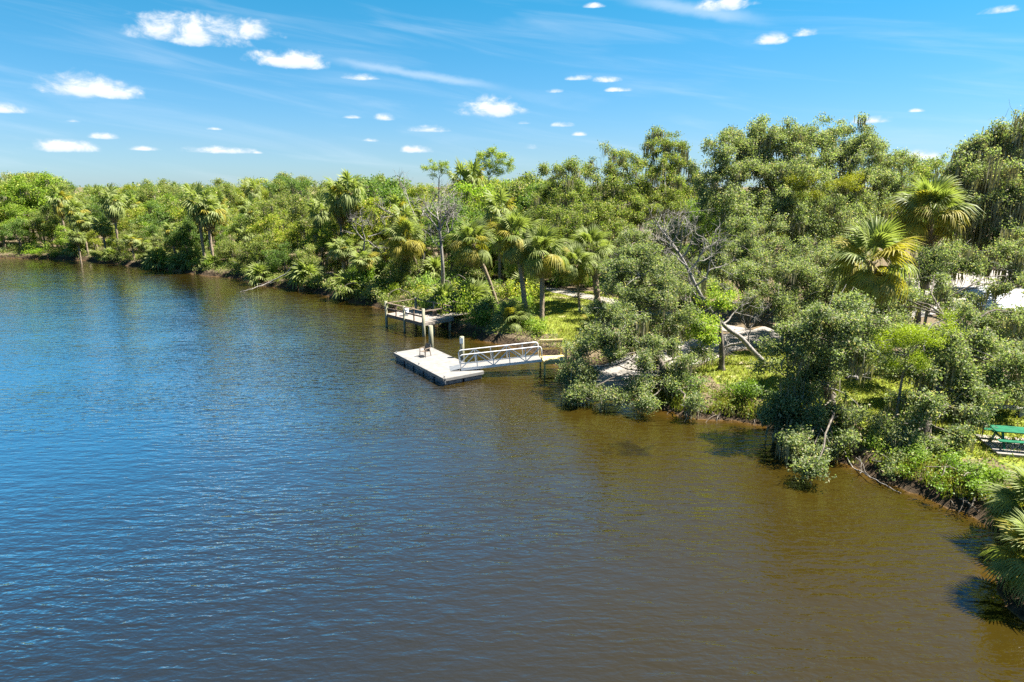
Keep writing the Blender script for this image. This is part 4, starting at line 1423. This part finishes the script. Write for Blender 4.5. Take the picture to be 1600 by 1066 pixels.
def merged_palm(v):
    rr_ = R_(200 + v)
    Sg, Sy, Sd = Soup(), Soup(), Soup()
    n = 30
    for i in range(n):
        f = i / (n - 1)
        V, Q = frond_np(rr_, 13, droop=.3 + .6 * f, rows=2)
        e_ = math.radians(62 - 112 * f ** .72 + rr_.normal() * 7)
        Rm = rotm(i * 2.4, e_, rr_.normal() * .25) * rr_.uniform(.78, 1.06)
        (Sy if rr_.random() < f * (.3 + .25 * v) else Sg).add(V @ Rm.T + np.array([0, 0, 6.0]), Q)
    for i in range(11):
        V, Q = frond_np(rr_, 10, droop=.8, rows=2, close=.5)
        Sd.add(V @ (rotm(rr_.uniform(0, 6.3), math.radians(rr_.uniform(-88, -58))) * .95).T + np.array([0, 0, 5.9]), Q)
    root = empty('cabbage_palm', (0, 0, 0))
    palm_trunk(root, (0, 0, 0), (rr_.normal() * .2, rr_.normal() * .2, 6.0), rr_)
    c_ = Sg.build('green_fronds', M['palm_leaf'], root, False)
    Sy.build('yellow_fronds', M['palm_yellow'], root, False)
    Sd.build('dead_fronds', M['dead_frond'], root, False)
    return root


def shrub(v, leaf, h_=1.6, R0=1.3, L=.16, Wd=.085, n=90):
    rr_ = R_(300 + v)
    bl = [(rr_.normal() * R0 * .5, rr_.normal() * R0 * .5, h_ * rr_.uniform(.3, .75), R0 * rr_.uniform(.4, .62)) for _ in range(6)]
    return grow_tree('shrub', None, None, (0, 0, 0), [(0, 0, -.2), (0, 0, h_ * .4)], bl, rr_, leaf, cr=.42, k=1.2, nleaf=n, L=L, Wd=Wd, r0=.07, twigs=False, spray=6, low=.8)


PALMS = [merged_palm(v) for v in range(3)]
SHRUBS = [shrub(0, 'wood_leaf'), shrub(1, 'wood_leaf'), shrub(2, 'lime_leaf', L=.14, Wd=.07), shrub(3, 'oak_leaf')]


def palmetto(v):
    rr_ = R_(400 + v)
    Sg, Sd = Soup(), Soup()
    for i in range(24):
        f = i / 23
        V, Q = frond_np(rr_, 12, droop=.3 + .4 * f, rows=2)
        Sg.add(V @ (rotm(i * 2.4, math.radians(80 - 85 * f), rr_.normal() * .25) * .95).T + np.array([0, 0, .4]), Q)
    for i in range(8):
        V, Q = frond_np(rr_, 9, droop=.8, rows=2, close=.5)
        Sd.add(V @ (rotm(rr_.uniform(0, 6.3), math.radians(rr_.uniform(-60, -20))) * .8).T + np.array([0, 0, .5]), Q)
    root = empty('saw_palmetto', (0, 0, 0))
    Sg.build('fronds', M['palm_leaf'], root, False)
    Sd.build('dead_fronds', M['dead_frond'], root, False)
    return root


PALMETTOS = [palmetto(v) for v in range(2)]
USED = set()
PLACED = []


def put_copy(proto, p, s, rz, tint=(1, 1, 1), lean=0.0, **info):
    o_ = copy_tree(proto) if proto.name in USED else proto
    USED.add(proto.name)
    o_.location = Vector([float(q) for q in p])
    o_.rotation_euler = (lean * math.cos(rz), lean * math.sin(rz), rz)
    o_.scale = (s, s, s) if np.isscalar(s) else s
    for ch_ in o_.children:
        if ch_.name.startswith('crown'):
            ch_.color = (*tint, 1)
    PLACED.append((o_, info))
    return o_


TINTS = {'dark green': (.62, .80, .75), 'mid-green': (1, 1, 1), 'yellow-green': (1.35, 1.28, .75), 'pale grey-green': (1.1, 1.05, 1.25), 'bright green': (1.12, 1.32, .7)}
TN = list(TINTS)
KIND = {'round': ('oak_tree', 'rounded tree', 'tree', 10.5), 'tall': ('oak_tree', 'tall narrow tree', 'tree', 13.0), 'bushy': ('bushy_tree', 'low bushy tree', 'tree', 7.5)}
cnt = {}


def place_stock(kd, x, y, hgt, r, tn=None, row=''):
    tn = tn or TN[int(r.choice(5, p=[.2, .3, .2, .15, .15]))]
    c_ = cnt.get(kd, 0)
    cnt[kd] = c_ + 1
    pr = STOCK[kd][c_ % 3]
    s = hgt / (KIND[kd][3] + .6)
    tj = np.array(TINTS[tn]) * r.uniform(.9, 1.1)
    wv = r.uniform(.92, 1.18)
    o_ = put_copy(pr, (x, y, h1(x, y) - .05), (s * wv, s * wv, s), r.uniform(0, 6.28), tuple(tj), r.normal() * .05, kind=kd, tn=tn, row=row)
    return o_


def top_h(x, y, py):
    """Tree height so that its top stands at photo row py."""
    p = dp(to_px((x, y, 1))[0], py, y)
    return p[2] - h1(x, y)


sky_x = [-60, 0, 60, 130, 180, 230, 300, 380, 450, 500, 560, 600, 640, 680, 720, 760, 800, 850, 900, 1100, 1700]
sky_y = [275, 268, 260, 275, 288, 277, 276, 276, 266, 275, 270, 262, 280, 282, 276, 262, 272, 275, 280, 280, 280]
r = R_(51)
near_occ = []


def clear(x, y, dmin_):
    for (a_, b_) in near_occ:
        if (a_ - x) ** 2 + (b_ - y) ** 2 < dmin_ ** 2:
            return False
    near_occ.append((x, y))
    return True


def bank_pts(n, d0, d1, sp, lo=-135, hi=0, tries=60):
    """Points of the far bank at a distance d0..d1 inland, spaced sp apart."""
    out_ = []
    for _ in range(n * tries):
        x = r.uniform(lo, hi + 12)
        y = r.uniform(55, 215)
        if len(out_) >= n:
            break
        u = to_px((x, y, 1))[0]
        if u < -90 or u > 880:
            continue
        out_.append((x, y))
    return out_


cand = np.stack([r.uniform(-190, 60, 26000), r.uniform(52, 215, 26000)], 1)
cd = sdist(cand[:, 0], cand[:, 1])
cu = np.array([to_px((a_, b_, 1))[0] for a_, b_ in cand])
rd = line_dist(cand[:, 0], cand[:, 1], ramp_line)
pth = np.array([(2.2, 75), (5, 72.6), (8.5, 68), (11.5, 63), (15, 57), (19, 51.5)])
pd = line_dist(cand[:, 0], cand[:, 1], pth)
COR = np.array([gp(a_, b_, 1.2)[:2] for a_, b_ in ((846, 524), (925, 524), (940, 452), (842, 452))])
lawn_c = in_poly(cand[:, 0], cand[:, 1], COR)
for pl_ in LAWNS:
    lawn_c |= in_poly(cand[:, 0], cand[:, 1], pl_)


def scatter(mask, sp, nmax):
    got = []
    for i in np.where(mask)[0]:
        x, y = cand[i]
        if all((a_ - x) ** 2 + (b_ - y) ** 2 > sp ** 2 for a_, b_ in got):
            got.append((x, y))
            if len(got) >= nmax:
                break
    return got


vis = (cu > -70) & (cu < 880)
# edge row: shrubs and palmettos at the water
for (x, y) in scatter(vis & (cd > .2) & (cd < 2.6) & (cu < 705), 2.1, 110):
    u = to_px((x, y, 1))[0]
    if 590 < u < 700 and y < 61:
        continue
    q = r.random()
    sc_ = r.uniform(.75, 1.45)
    if q < .68:
        pi_ = int(r.choice(4, p=[.38, .32, .18, .12]))
        put_copy(SHRUBS[pi_], (x, y, h1(x, y) - .1), (sc_, sc_, sc_ * r.uniform(.7, 1.2)), r.uniform(0, 6.28), tuple(np.array(TINTS[TN[r.integers(0, 5)]]) * r.uniform(.9, 1.1)), kind='shrub', row='edge', lime=pi_ == 2)
    else:
        put_copy(PALMETTOS[r.integers(0, 2)], (x, y, h1(x, y)), sc_, r.uniform(0, 6.28), kind='palmetto', row='edge')
# second row: low bushy trees and short palms
for (x, y) in scatter(vis & (cd > 2.5) & (cd < 9) & (pd > 2.5) & ~lawn_c & (cu < 720), 3.4, 80):
    u = to_px((x, y, 1))[0]
    if 640 < u < 720 and y < 80:
        continue
    if r.random() < .66:
        place_stock('bushy', x, y, r.uniform(3.4, 6.6) * (.75 if u > 470 else 1), r, row='front')
    else:
        put_copy(PALMS[r.integers(0, 3)], (x, y, h1(x, y)), (1, 1, r.uniform(.45, .95)), r.uniform(0, 6.28), (1, 1, 1), r.normal() * .10, kind='palm', row='front')
# third row
for (x, y) in scatter(vis & (cd > 8.5) & (cd < 24) & (pd > 3) & ~lawn_c, 4.8, 80):
    u = to_px((x, y, 1))[0]
    if u > 700 and y < 74:
        continue
    mx_ = top_h(x, y, float(np.interp(u, sky_x, sky_y)) + 16)
    hh = min(mx_, r.uniform(7, 12.5))
    if r.random() < .78:
        place_stock('round' if r.random() < .7 else 'bushy', x, y, hh, r, row='middle')
    else:
        put_copy(PALMS[r.integers(0, 3)], (x, y, h1(x, y)), (1.05, 1.05, max(.6, min(mx_ - 1, r.uniform(8, 11)) / 7.4)), r.uniform(0, 6.28), (1, 1, 1), r.normal() * .06, kind='palm', row='middle')
# understory between the palms and the woods
for (x, y) in scatter((cu > 540) & (cu < 1120) & (cd > 3) & (cand[:, 1] > 62) & (cand[:, 1] < 92) & (pd > 2.2) & (rd > 4) & ~lawn_c, 2.7, 120):
    q = r.random()
    if y > 72 and q < .6:
        place_stock('bushy', x, y, r.uniform(3.0, 5.5), r, row='middle')
    elif q < .85:
        pi_ = int(r.choice(4, p=[.4, .35, .15, .1]))
        sc_ = r.uniform(.9, 1.5)
        put_copy(SHRUBS[pi_], (x, y, h1(x, y) - .1), (sc_, sc_, sc_ * r.uniform(.8, 1.3)), r.uniform(0, 6.28), tuple(np.array(TINTS[TN[r.integers(0, 5)]]) * r.uniform(.9, 1.1)), kind='shrub', row='under', lime=pi_ == 2)
    else:
        put_copy(PALMETTOS[r.integers(0, 2)], (x, y, h1(x, y)), r.uniform(.9, 1.4), r.uniform(0, 6.28), kind='palmetto', row='under')
# skyline rows
for (x, y) in scatter(vis & (cd > 24) & (cd < 75) & (cand[:, 1] > 86), 6.2, 110):
    u = to_px((x, y, 1))[0]
    mx_ = top_h(x, y, float(np.interp(u, sky_x, sky_y)) + r.uniform(-2, 12))
    if mx_ < 5:
        continue
    q = r.random()
    if q < .86:
        place_stock('round' if q < .5 else 'tall', x, y, min(mx_, 19), r, row='skyline')
    else:
        put_copy(PALMS[r.integers(0, 3)], (x, y, h1(x, y)), (1.05, 1.05, max(.6, (mx_ - 1.5) / 7.4)), r.uniform(0, 6.28), (1, 1, 1), 0, kind='palm', row='skyline')
# woods behind the ramp and the right-hand oaks
for (x, y) in scatter((cu > 800) & (cu < 1700) & (cand[:, 1] > 84) & (cand[:, 1] < 140) & ~((abs(cand[:, 0] - 20) < 6.5) & (cand[:, 1] < 106) & (cand[:, 1] > 84)), 5.2, 130):
    u = to_px((x, y, 1))[0]
    hh = min(top_h(x, y, float(np.interp(u, [800, 900, 1000, 1100, 1700], [268, 275, 285, 290, 290])) + r.uniform(0, 14)), 15)
    place_stock('round' if r.random() < .6 else 'tall', x, y, hh, r, row='right')

# a few set pieces of the far bank
def palm_px(u, v, Y, tilt=0.0, sc=1.0, row='middle'):
    p = dp(u, v, Y)
    zb = h1(p[0], Y)
    put_copy(PALMS[len(PLACED) % 3], (p[0], Y, zb), (sc, sc, max(.4, (p[2] - zb) / 6.0)), r.uniform(0, 6.28), (1, 1, 1), tilt, kind='palm', row=row)


for a_ in ((310, 318, 99, .02, 1.35), (326, 330, 98, .12, 1.3), (738, 284, 100, .02, 1.0), (722, 288, 101, .03, 1.0), (547, 300, 88, 0, 1.2), (530, 310, 90, 0, 1.2), (175, 316, 112, 0, 1.2), (118, 330, 118, 0, 1.2), (92, 312, 122, 0, 1.1), (225, 382, 106, 0, .9),
           (244, 398, 104.5, 0, .8), (205, 375, 108, 0, .9), (160, 352, 113, 0, 1.1), (130, 345, 116, 0, 1.1), (780, 330, 75, 0, 1.1), (120, 368, 114, 0, .9), (270, 360, 103, 0, 1.0), (620, 330, 92, 0, 1.1), (500, 330, 93, 0, 1.0)):
    palm_px(*a_)
for lab, bx, Y, bls in (('flat-topped pine spreading above the skyline behind the leaning palm', 762, 103, ((738, 262, .8), (752, 247, .9), (768, 243, 1.0), (784, 250, .9), (795, 262, .8), (760, 262, .8), (778, 268, .7), (745, 275, .7))),
                        ('small umbrella-shaped pine alone on the skyline above the grey dead tree', 684, 110, ((670, 266, .6), (682, 259, .7), (694, 264, .65), (676, 274, .4), (700, 272, .4)))):
    bq = dp(bx, 300, Y)
    bq[2] = h1(bq[0], bq[1])
    grow_tree('pine_tree', lab, 'pine tree', bq, [bq, bq + up * 6, dp(bx + 2, 280, Y)], [(*dp(a_, b_, Y), d_ * 1.35) for a_, b_, d_ in bls], R_(bx), 'wood_leaf', cr=.55, k=1.6, nleaf=70, L=.16, Wd=.08, r0=.2, tint=(1.25, 1.3, .8))
for (u, v, Y, kd, tn) in ( (590, 264, 96, 'round', 'dark green'), (300, 330, 104, 'round', 'dark green'), (285, 345, 101, 'bushy', 'dark green'),
                          (820, 262, 95, 'round', 'mid-green'), (800, 275, 93, 'round', 'mid-green'), (855, 268, 92, 'tall', 'mid-green'), (760, 325, 84, 'round', 'bright green'), (720, 330, 88, 'round', 'yellow-green'), (800, 330, 82, 'round', 'mid-green'),
                          (60, 262, 135, 'round', 'bright green'), (35, 268, 134, 'round', 'bright green'), (80, 315, 124, 'round', 'mid-green'), (460, 340, 92, 'round', 'yellow-green'), (420, 330, 95, 'round', 'yellow-green'), (500, 350, 88, 'round', 'yellow-green')):
    p = dp(u, v, Y)
    place_stock(kd, p[0], Y, p[2] - h1(p[0], Y), r, tn, 'skyline' if v < 290 else 'middle')

# shrubs of the near bank
NEAR = []


def near_shrub(v, u, vv, s, label, tint=(1, 1, 1), name=None):
    p = ground_at(u, vv)
    o_ = put_copy(SHRUBS[v], (p[0], p[1], p[2] - .08), s, r.uniform(0, 6.28), tint, kind='named')
    tag(o_, label, 'shrub')


near_shrub(2, 575, 470, (1.25, 1.25, 2.3), 'tall lime-green shrub at the water just left of the wooden dock', (.95, 1.1, 1))
near_shrub(0, 720, 512, (1.35, 1.35, 1.9), 'rounded bright shrub at the right end of the wooden dock', (1.2, 1.3, .8))
near_shrub(3, 745, 520, (1.2, 1.2, 1.5), 'dark shrub under the leaning palm at the shoreline', (.8, .9, .8))
near_shrub(1, 700, 500, (1.0, 1.0, 1.5), 'leafy shrub hiding the far railing end of the wooden dock', (1, 1.15, .8))
near_shrub(3, 790, 530, (1.1, 1.1, 1.0), 'low dark shrub at the water behind the gangway rails', (.7, .85, .8))
near_shrub(3, 812, 538, (1.0, 1.0, 1.1), 'dark shrub hanging over the bank left of the timber landing', (.75, .9, .8))
near_shrub(1, 770, 528, (1.2, 1.2, 1.2), 'mid-green bank shrub between the leaning palm foot and the gangway', (.9, 1.1, .7))
near_shrub(0, 845, 540, (.8, .8, .8), 'bright low shrub directly behind the timber landing railing', (1.2, 1.35, .7))
near_shrub(0, 830, 532, (1.0, 1.0, .8), 'low green shrub behind the timber landing, under the twin palms', (1.0, 1.2, .7))
near_shrub(1, 765, 500, (1.3, 1.3, 1.6), 'broad green shrub around the foot of the leaning palm', (.85, 1.0, .8))
near_shrub(2, 648, 452, (1.0, 1.0, .8), 'small lime shrub at the foot of the yellow-skirted palm', (1, 1, 1))
near_shrub(1, 610, 455, (1.6, 1.6, 1.6), 'dark spreading shrub behind the left corner of the wooden dock', (.6, .8, .7))
near_shrub(2, 1172, 628, (.85, .85, 1.0), 'bright green shrub on the grass bank in front of the leaning trunk', (.9, 1.05, 1))
near_shrub(3, 1160, 645, (.9, .9, .7), 'low dark shrub at the bank below the leaning trunk', (.7, .85, .7))
near_shrub(2, 1478, 770, (.75, .75, .6), 'bright green bush spilling over the bank, left of the three by the inlet', (1.0, 1.2, 1.2))
near_shrub(2, 1515, 770, (.9, .9, .7), 'bright green bush spilling over the bank, middle of the three by the inlet', (1.05, 1.2, 1.2))
near_shrub(2, 1565, 762, (.85, .85, .6), 'bright green bush above the inlet, right of the three and nearest the palmetto', (1.15, 1.2, 1.2))
near_shrub(0, 1435, 745, (.7, .7, .6), 'dull green shrub on the bank between hanging oak bough and bright bush', (.8, 1, .7))
near_shrub(3, 1090, 640, (.8, .8, .9), 'dark shrub at the water under the right side of the overhanging oak', (.8, .95, .7))
near_shrub(1, 1350, 722, (.55, .55, .6), 'small shrub at the water right of the pale hanging branches', (.8, 1, .7))

# ------------------------------------------------------------------ fallen limbs and bank details
def limb_thing(name, label, pts, r0, r, side=6, mat='pale_bark'):
    pts = np.array(pts, float)
    root = empty(name, pts[0], label, 'fallen branch')
    S, B = Soup(), Soup()
    n = len(pts) * 4
    tt = np.linspace(0, 1, len(pts))
    TT = np.stack([np.interp(np.linspace(0, 1, n), tt, pts[:, q]) for q in range(3)], 1)
    TT[1:-1] += r.normal(size=(n - 2, 3)) * r0 * .5
    S.tube(TT, np.linspace(r0, r0 * .25, n), 7)
    for i in range(side):
        j = int(r.uniform(.3, .98) * (n - 1))
        e_ = TT[j] + rdir(1, r)[0] * r.uniform(.5, 1.3) * np.array([1, 1, .6])
        limb_to(B, TT[j], e_, r0 * .3, .012, r, 5, .1, 4)
    S.build('trunk', M[mat], root, True, pts[0])
    tag(B.build('twigs', M[mat], root, True, pts[0]), kind='stuff')


limb_thing('fallen_tree', 'pale fallen tree reaching down from the far bank into the river', [dp(464, 413, 83), dp(440, 432, 82.5), dp(415, 444, 82), gp(392, 452, .25), gp(376, 457, -.1)], .10, R_(61), 10)
limb_thing('fallen_branch', 'long thin bare branch lying on the near bank at the water line', [ground_at(1300, 715) + up * .3, dp(1330, 730, 28.2), gp(1365, 748, .25), gp(1400, 768, .05), gp(1425, 775, -.1)], .035, R_(62), 7)
limb_thing('fallen_branch', 'pale broken bough under the lime shrub above the sunlit grass', [dp(1322, 590, 36.5), dp(1340, 592, 36.3), dp(1355, 583, 36.2), dp(1378, 574, 36)], .11, R_(63), 6)
limb_thing('hanging_branch', 'cluster of pale dead twigs hanging from the drooping oak over the water', [dp(1285, 650, 32.6), dp(1280, 680, 31.8), dp(1276, 710, 31.0), dp(1272, 742, 30.4)], .06, R_(64), 26)

# roots and vines along the undercut near bank: nobody could count them
S = Soup()
rr_ = R_(71)
for i in range(240):
    u = rr_.uniform(1050, 1530)
    v = float(np.interp(u, [c_[0] for c_ in shore_px[25:36]], [c_[1] for c_ in shore_px[25:36]]))
    a_ = gp(u, v - rr_.uniform(2, 14), .4)
    a_[2] = h1(a_[0], a_[1]) + .05
    if sdist(np.array([a_[0]]), np.array([a_[1]]))[0] < .1:
        continue
    e_ = a_ + np.array([rr_.normal() * .7 - .3, -rr_.uniform(.3, 1.0), 0])
    e_[2] = -.1
    S.tube(bez(a_, (a_ + e_) / 2 + up * .25 + rr_.normal(size=3) * .15, e_, 5), np.linspace(rr_.uniform(.015, .05), .01, 5), 4)
tag(S.build('bank_roots', M['bark']), kind='stuff')

# undergrowth: vines, seedlings and ferns on the banks and under the trees
rr_ = R_(72)
Pc = np.stack([rr_.uniform(-100, 36, 120000), rr_.uniform(18, 125, 120000)], 1)
dd_ = sdist(Pc[:, 0], Pc[:, 1])
uu = 800 + F * Pc[:, 0] / (Pc[:, 1] * math.cos(PITCH) + (H - 1) * math.sin(PITCH))
lw = np.zeros(len(Pc), bool)
for pl_ in LAWNS:
    lw |= in_poly(Pc[:, 0], Pc[:, 1], pl_)
ok = (dd_ > .15) & (dd_ < 14) & (uu > -60) & (uu < 1660) & (line_dist(Pc[:, 0], Pc[:, 1], ramp_line) > 2.7) & (line_dist(Pc[:, 0], Pc[:, 1], pth) > 1.4) & ~lw
ok &= (dd_ < 3) | (rr_.random(len(Pc)) < .5)
Pc, dd_ = Pc[ok][:5200], dd_[ok][:5200]
C3 = np.stack([Pc[:, 0], Pc[:, 1], height(Pc[:, 0], Pc[:, 1]) + rr_.uniform(.05, .45, len(Pc))], 1)
V, Q = crown_leaves(C3, .34, 12, .17, .085, rr_, 6)
tag(mesh_np('undergrowth', V, Q, M['wood_leaf']), kind='stuff')

# the woods go on behind as one mass
rr_ = R_(74)
Pc = np.stack([rr_.uniform(-420, 420, 14000), rr_.uniform(125, 420, 14000)], 1)
Pc = Pc[(sdist(Pc[:, 0], Pc[:, 1]) > 40) & (abs(Pc[:, 0]) < Pc[:, 1] * 1.0 + 20)]
C3 = np.stack([Pc[:, 0], Pc[:, 1], 1.2 + rr_.uniform(.15, 1, len(Pc)) * (10.5 + 2.0 * np.sin(Pc[:, 0] * .31) * np.sin(Pc[:, 1] * .23))], 1)
V, Q = crown_leaves(C3, 2.0, 12, .75, .5, rr_, 4)
tag(mesh_np('distant_woods', V, Q, M['wood_leaf']), kind='stuff')

# grass blades on the lawns
rr_ = R_(73)
gp_ = []
for pl_, n in zip(LAWNS, (9000, 26000, 2500, 2500, 14000)):
    lo_, hi_ = pl_.min(0), pl_.max(0)
    q = rr_.uniform(lo_, hi_, (int(n * 1.7), 2))
    gp_.append(q[in_poly(q[:, 0], q[:, 1], pl_)][:n])
G = np.concatenate(gp_)
G = G[line_dist(G[:, 0], G[:, 1], ramp_line) > 2.5]
eg = np.stack([rr_.uniform(8, 24, 90000), rr_.uniform(18, 42, 90000)], 1)
ed = sdist(eg[:, 0], eg[:, 1])
eg = eg[(ed > .1) & (ed < 2.6) & (rr_.random(len(eg)) < 1.1 - ed * .3) & (np.sin(eg[:, 0] * 2.1) + np.sin(eg[:, 1] * 1.7) > -.7)][:16000]
n_lawn = len(G)
G = np.concatenate([G, eg])
n = len(G)
b3 = np.stack([G[:, 0], G[:, 1], height(G[:, 0], G[:, 1])], 1)
a_ = rr_.uniform(0, 2 * math.pi, n)
s_ = np.stack([np.cos(a_), np.sin(a_), 0 * a_], 1) * .03
tip = b3 + np.stack([rr_.normal(size=n) * .07, rr_.normal(size=n) * .07, rr_.uniform(.06, .2, n) * np.where(np.arange(n) < n_lawn, 1, 2.0)], 1)
V = np.stack([b3 - s_, b3 + s_, tip + s_ * .15, tip - s_ * .15], 1).reshape(-1, 3)
M['grass'] = leaf_mat('grass', (0.12, 0.15, 0.018), (0.24, 0.25, 0.04), (0.28, 0.24, 0.08), .35, .6, .2, .2)
tag(mesh_np('grass', V, np.arange(4 * n).reshape(-1, 4), M['grass']), kind='stuff')

# ------------------------------------------------------------------ labels of the woods, from where each one stands
ZONES = [(-1e9, 60, 'far left bank end'), (60, 140, 'by the far left bend'), (140, 215, 'under left skyline dip'), (215, 285, 'left of dark-shaded palms'), (285, 345, 'by the dark-shaded palms'),
         (345, 410, 'left of fallen tree'), (410, 475, 'above the fallen tree'), (475, 540, 'right of fallen tree'), (540, 605, 'left of wooden dock'), (605, 665, "above wooden dock's left half"), (665, 720, "above wooden dock's right half"),
         (720, 780, 'above the leaning palm'), (780, 850, 'above the twin palms'), (850, 930, 'behind the sandy path'), (930, 1010, 'behind the overhanging oak'), (1010, 1100, 'behind the bare snag'), (1100, 1250, 'behind left skyline oak'),
         (1250, 1400, 'behind the fern-patched oak'), (1400, 1e9, 'behind the moss-draped oak')]
ROW = {'edge': 'at the waterline', 'front': 'front row', 'middle': 'mid-woods', 'skyline': 'on the skyline', 'right': 'far woods', 'under': 'in the understory'}
ORD = ['first', 'second', 'third', 'fourth', 'fifth', 'sixth', 'seventh', 'eighth', 'ninth', 'tenth', 'eleventh', 'twelfth']
bins = {}
for o_, info in PLACED:
    if info['kind'] == 'named':
        continue
    x = o_.location
    u = to_px((x[0], x[1], x[2] + 2))[0]
    zone = next(z for z in ZONES if z[0] <= u < z[1])[2]
    kd = info['kind']
    if kd == 'palm':
        nm, txt, cat, gp_name = 'cabbage_palm', 'cabbage palm', 'palm', 'cabbage palms in the woods'
    elif kd == 'palmetto':
        nm, txt, cat, gp_name = 'saw_palmetto', 'low fan palmetto', 'palmetto', 'palmettos along the far bank'
    elif kd == 'shrub':
        nm, txt, cat, gp_name = 'shrub', 'lime shrub' if info.get('lime') else 'leafy shrub', 'shrub', 'shrubs along the far bank'
    else:
        nm, txt, cat, _ = KIND[kd]
        txt = info['tn'] + ' ' + txt
        gp_name = 'trees of the riverside woods'
    o_.name = nm
    o_['category'], o_['group'] = cat, gp_name
    bins.setdefault((txt, ROW[info['row']], zone), []).append((u, o_))
for (txt, row, zone), lst in bins.items():
    lst.sort(key=lambda q: q[0])
    for i, (u, o_) in enumerate(lst):
        if len(lst) == 1:
            o_['label'] = f'{txt} {row}, {zone}'
        else:
            o_['label'] = f'{ORD[min(i, 11)]} {txt} from left, {row}, {zone}'
for pr in [q for v in STOCK.values() for q in v] + PALMS + SHRUBS + PALMETTOS:
    if pr.name not in USED and pr.get('label') is None:
        for ch_ in list(pr.children):
            bpy.data.objects.remove(ch_)
        bpy.data.objects.remove(pr)
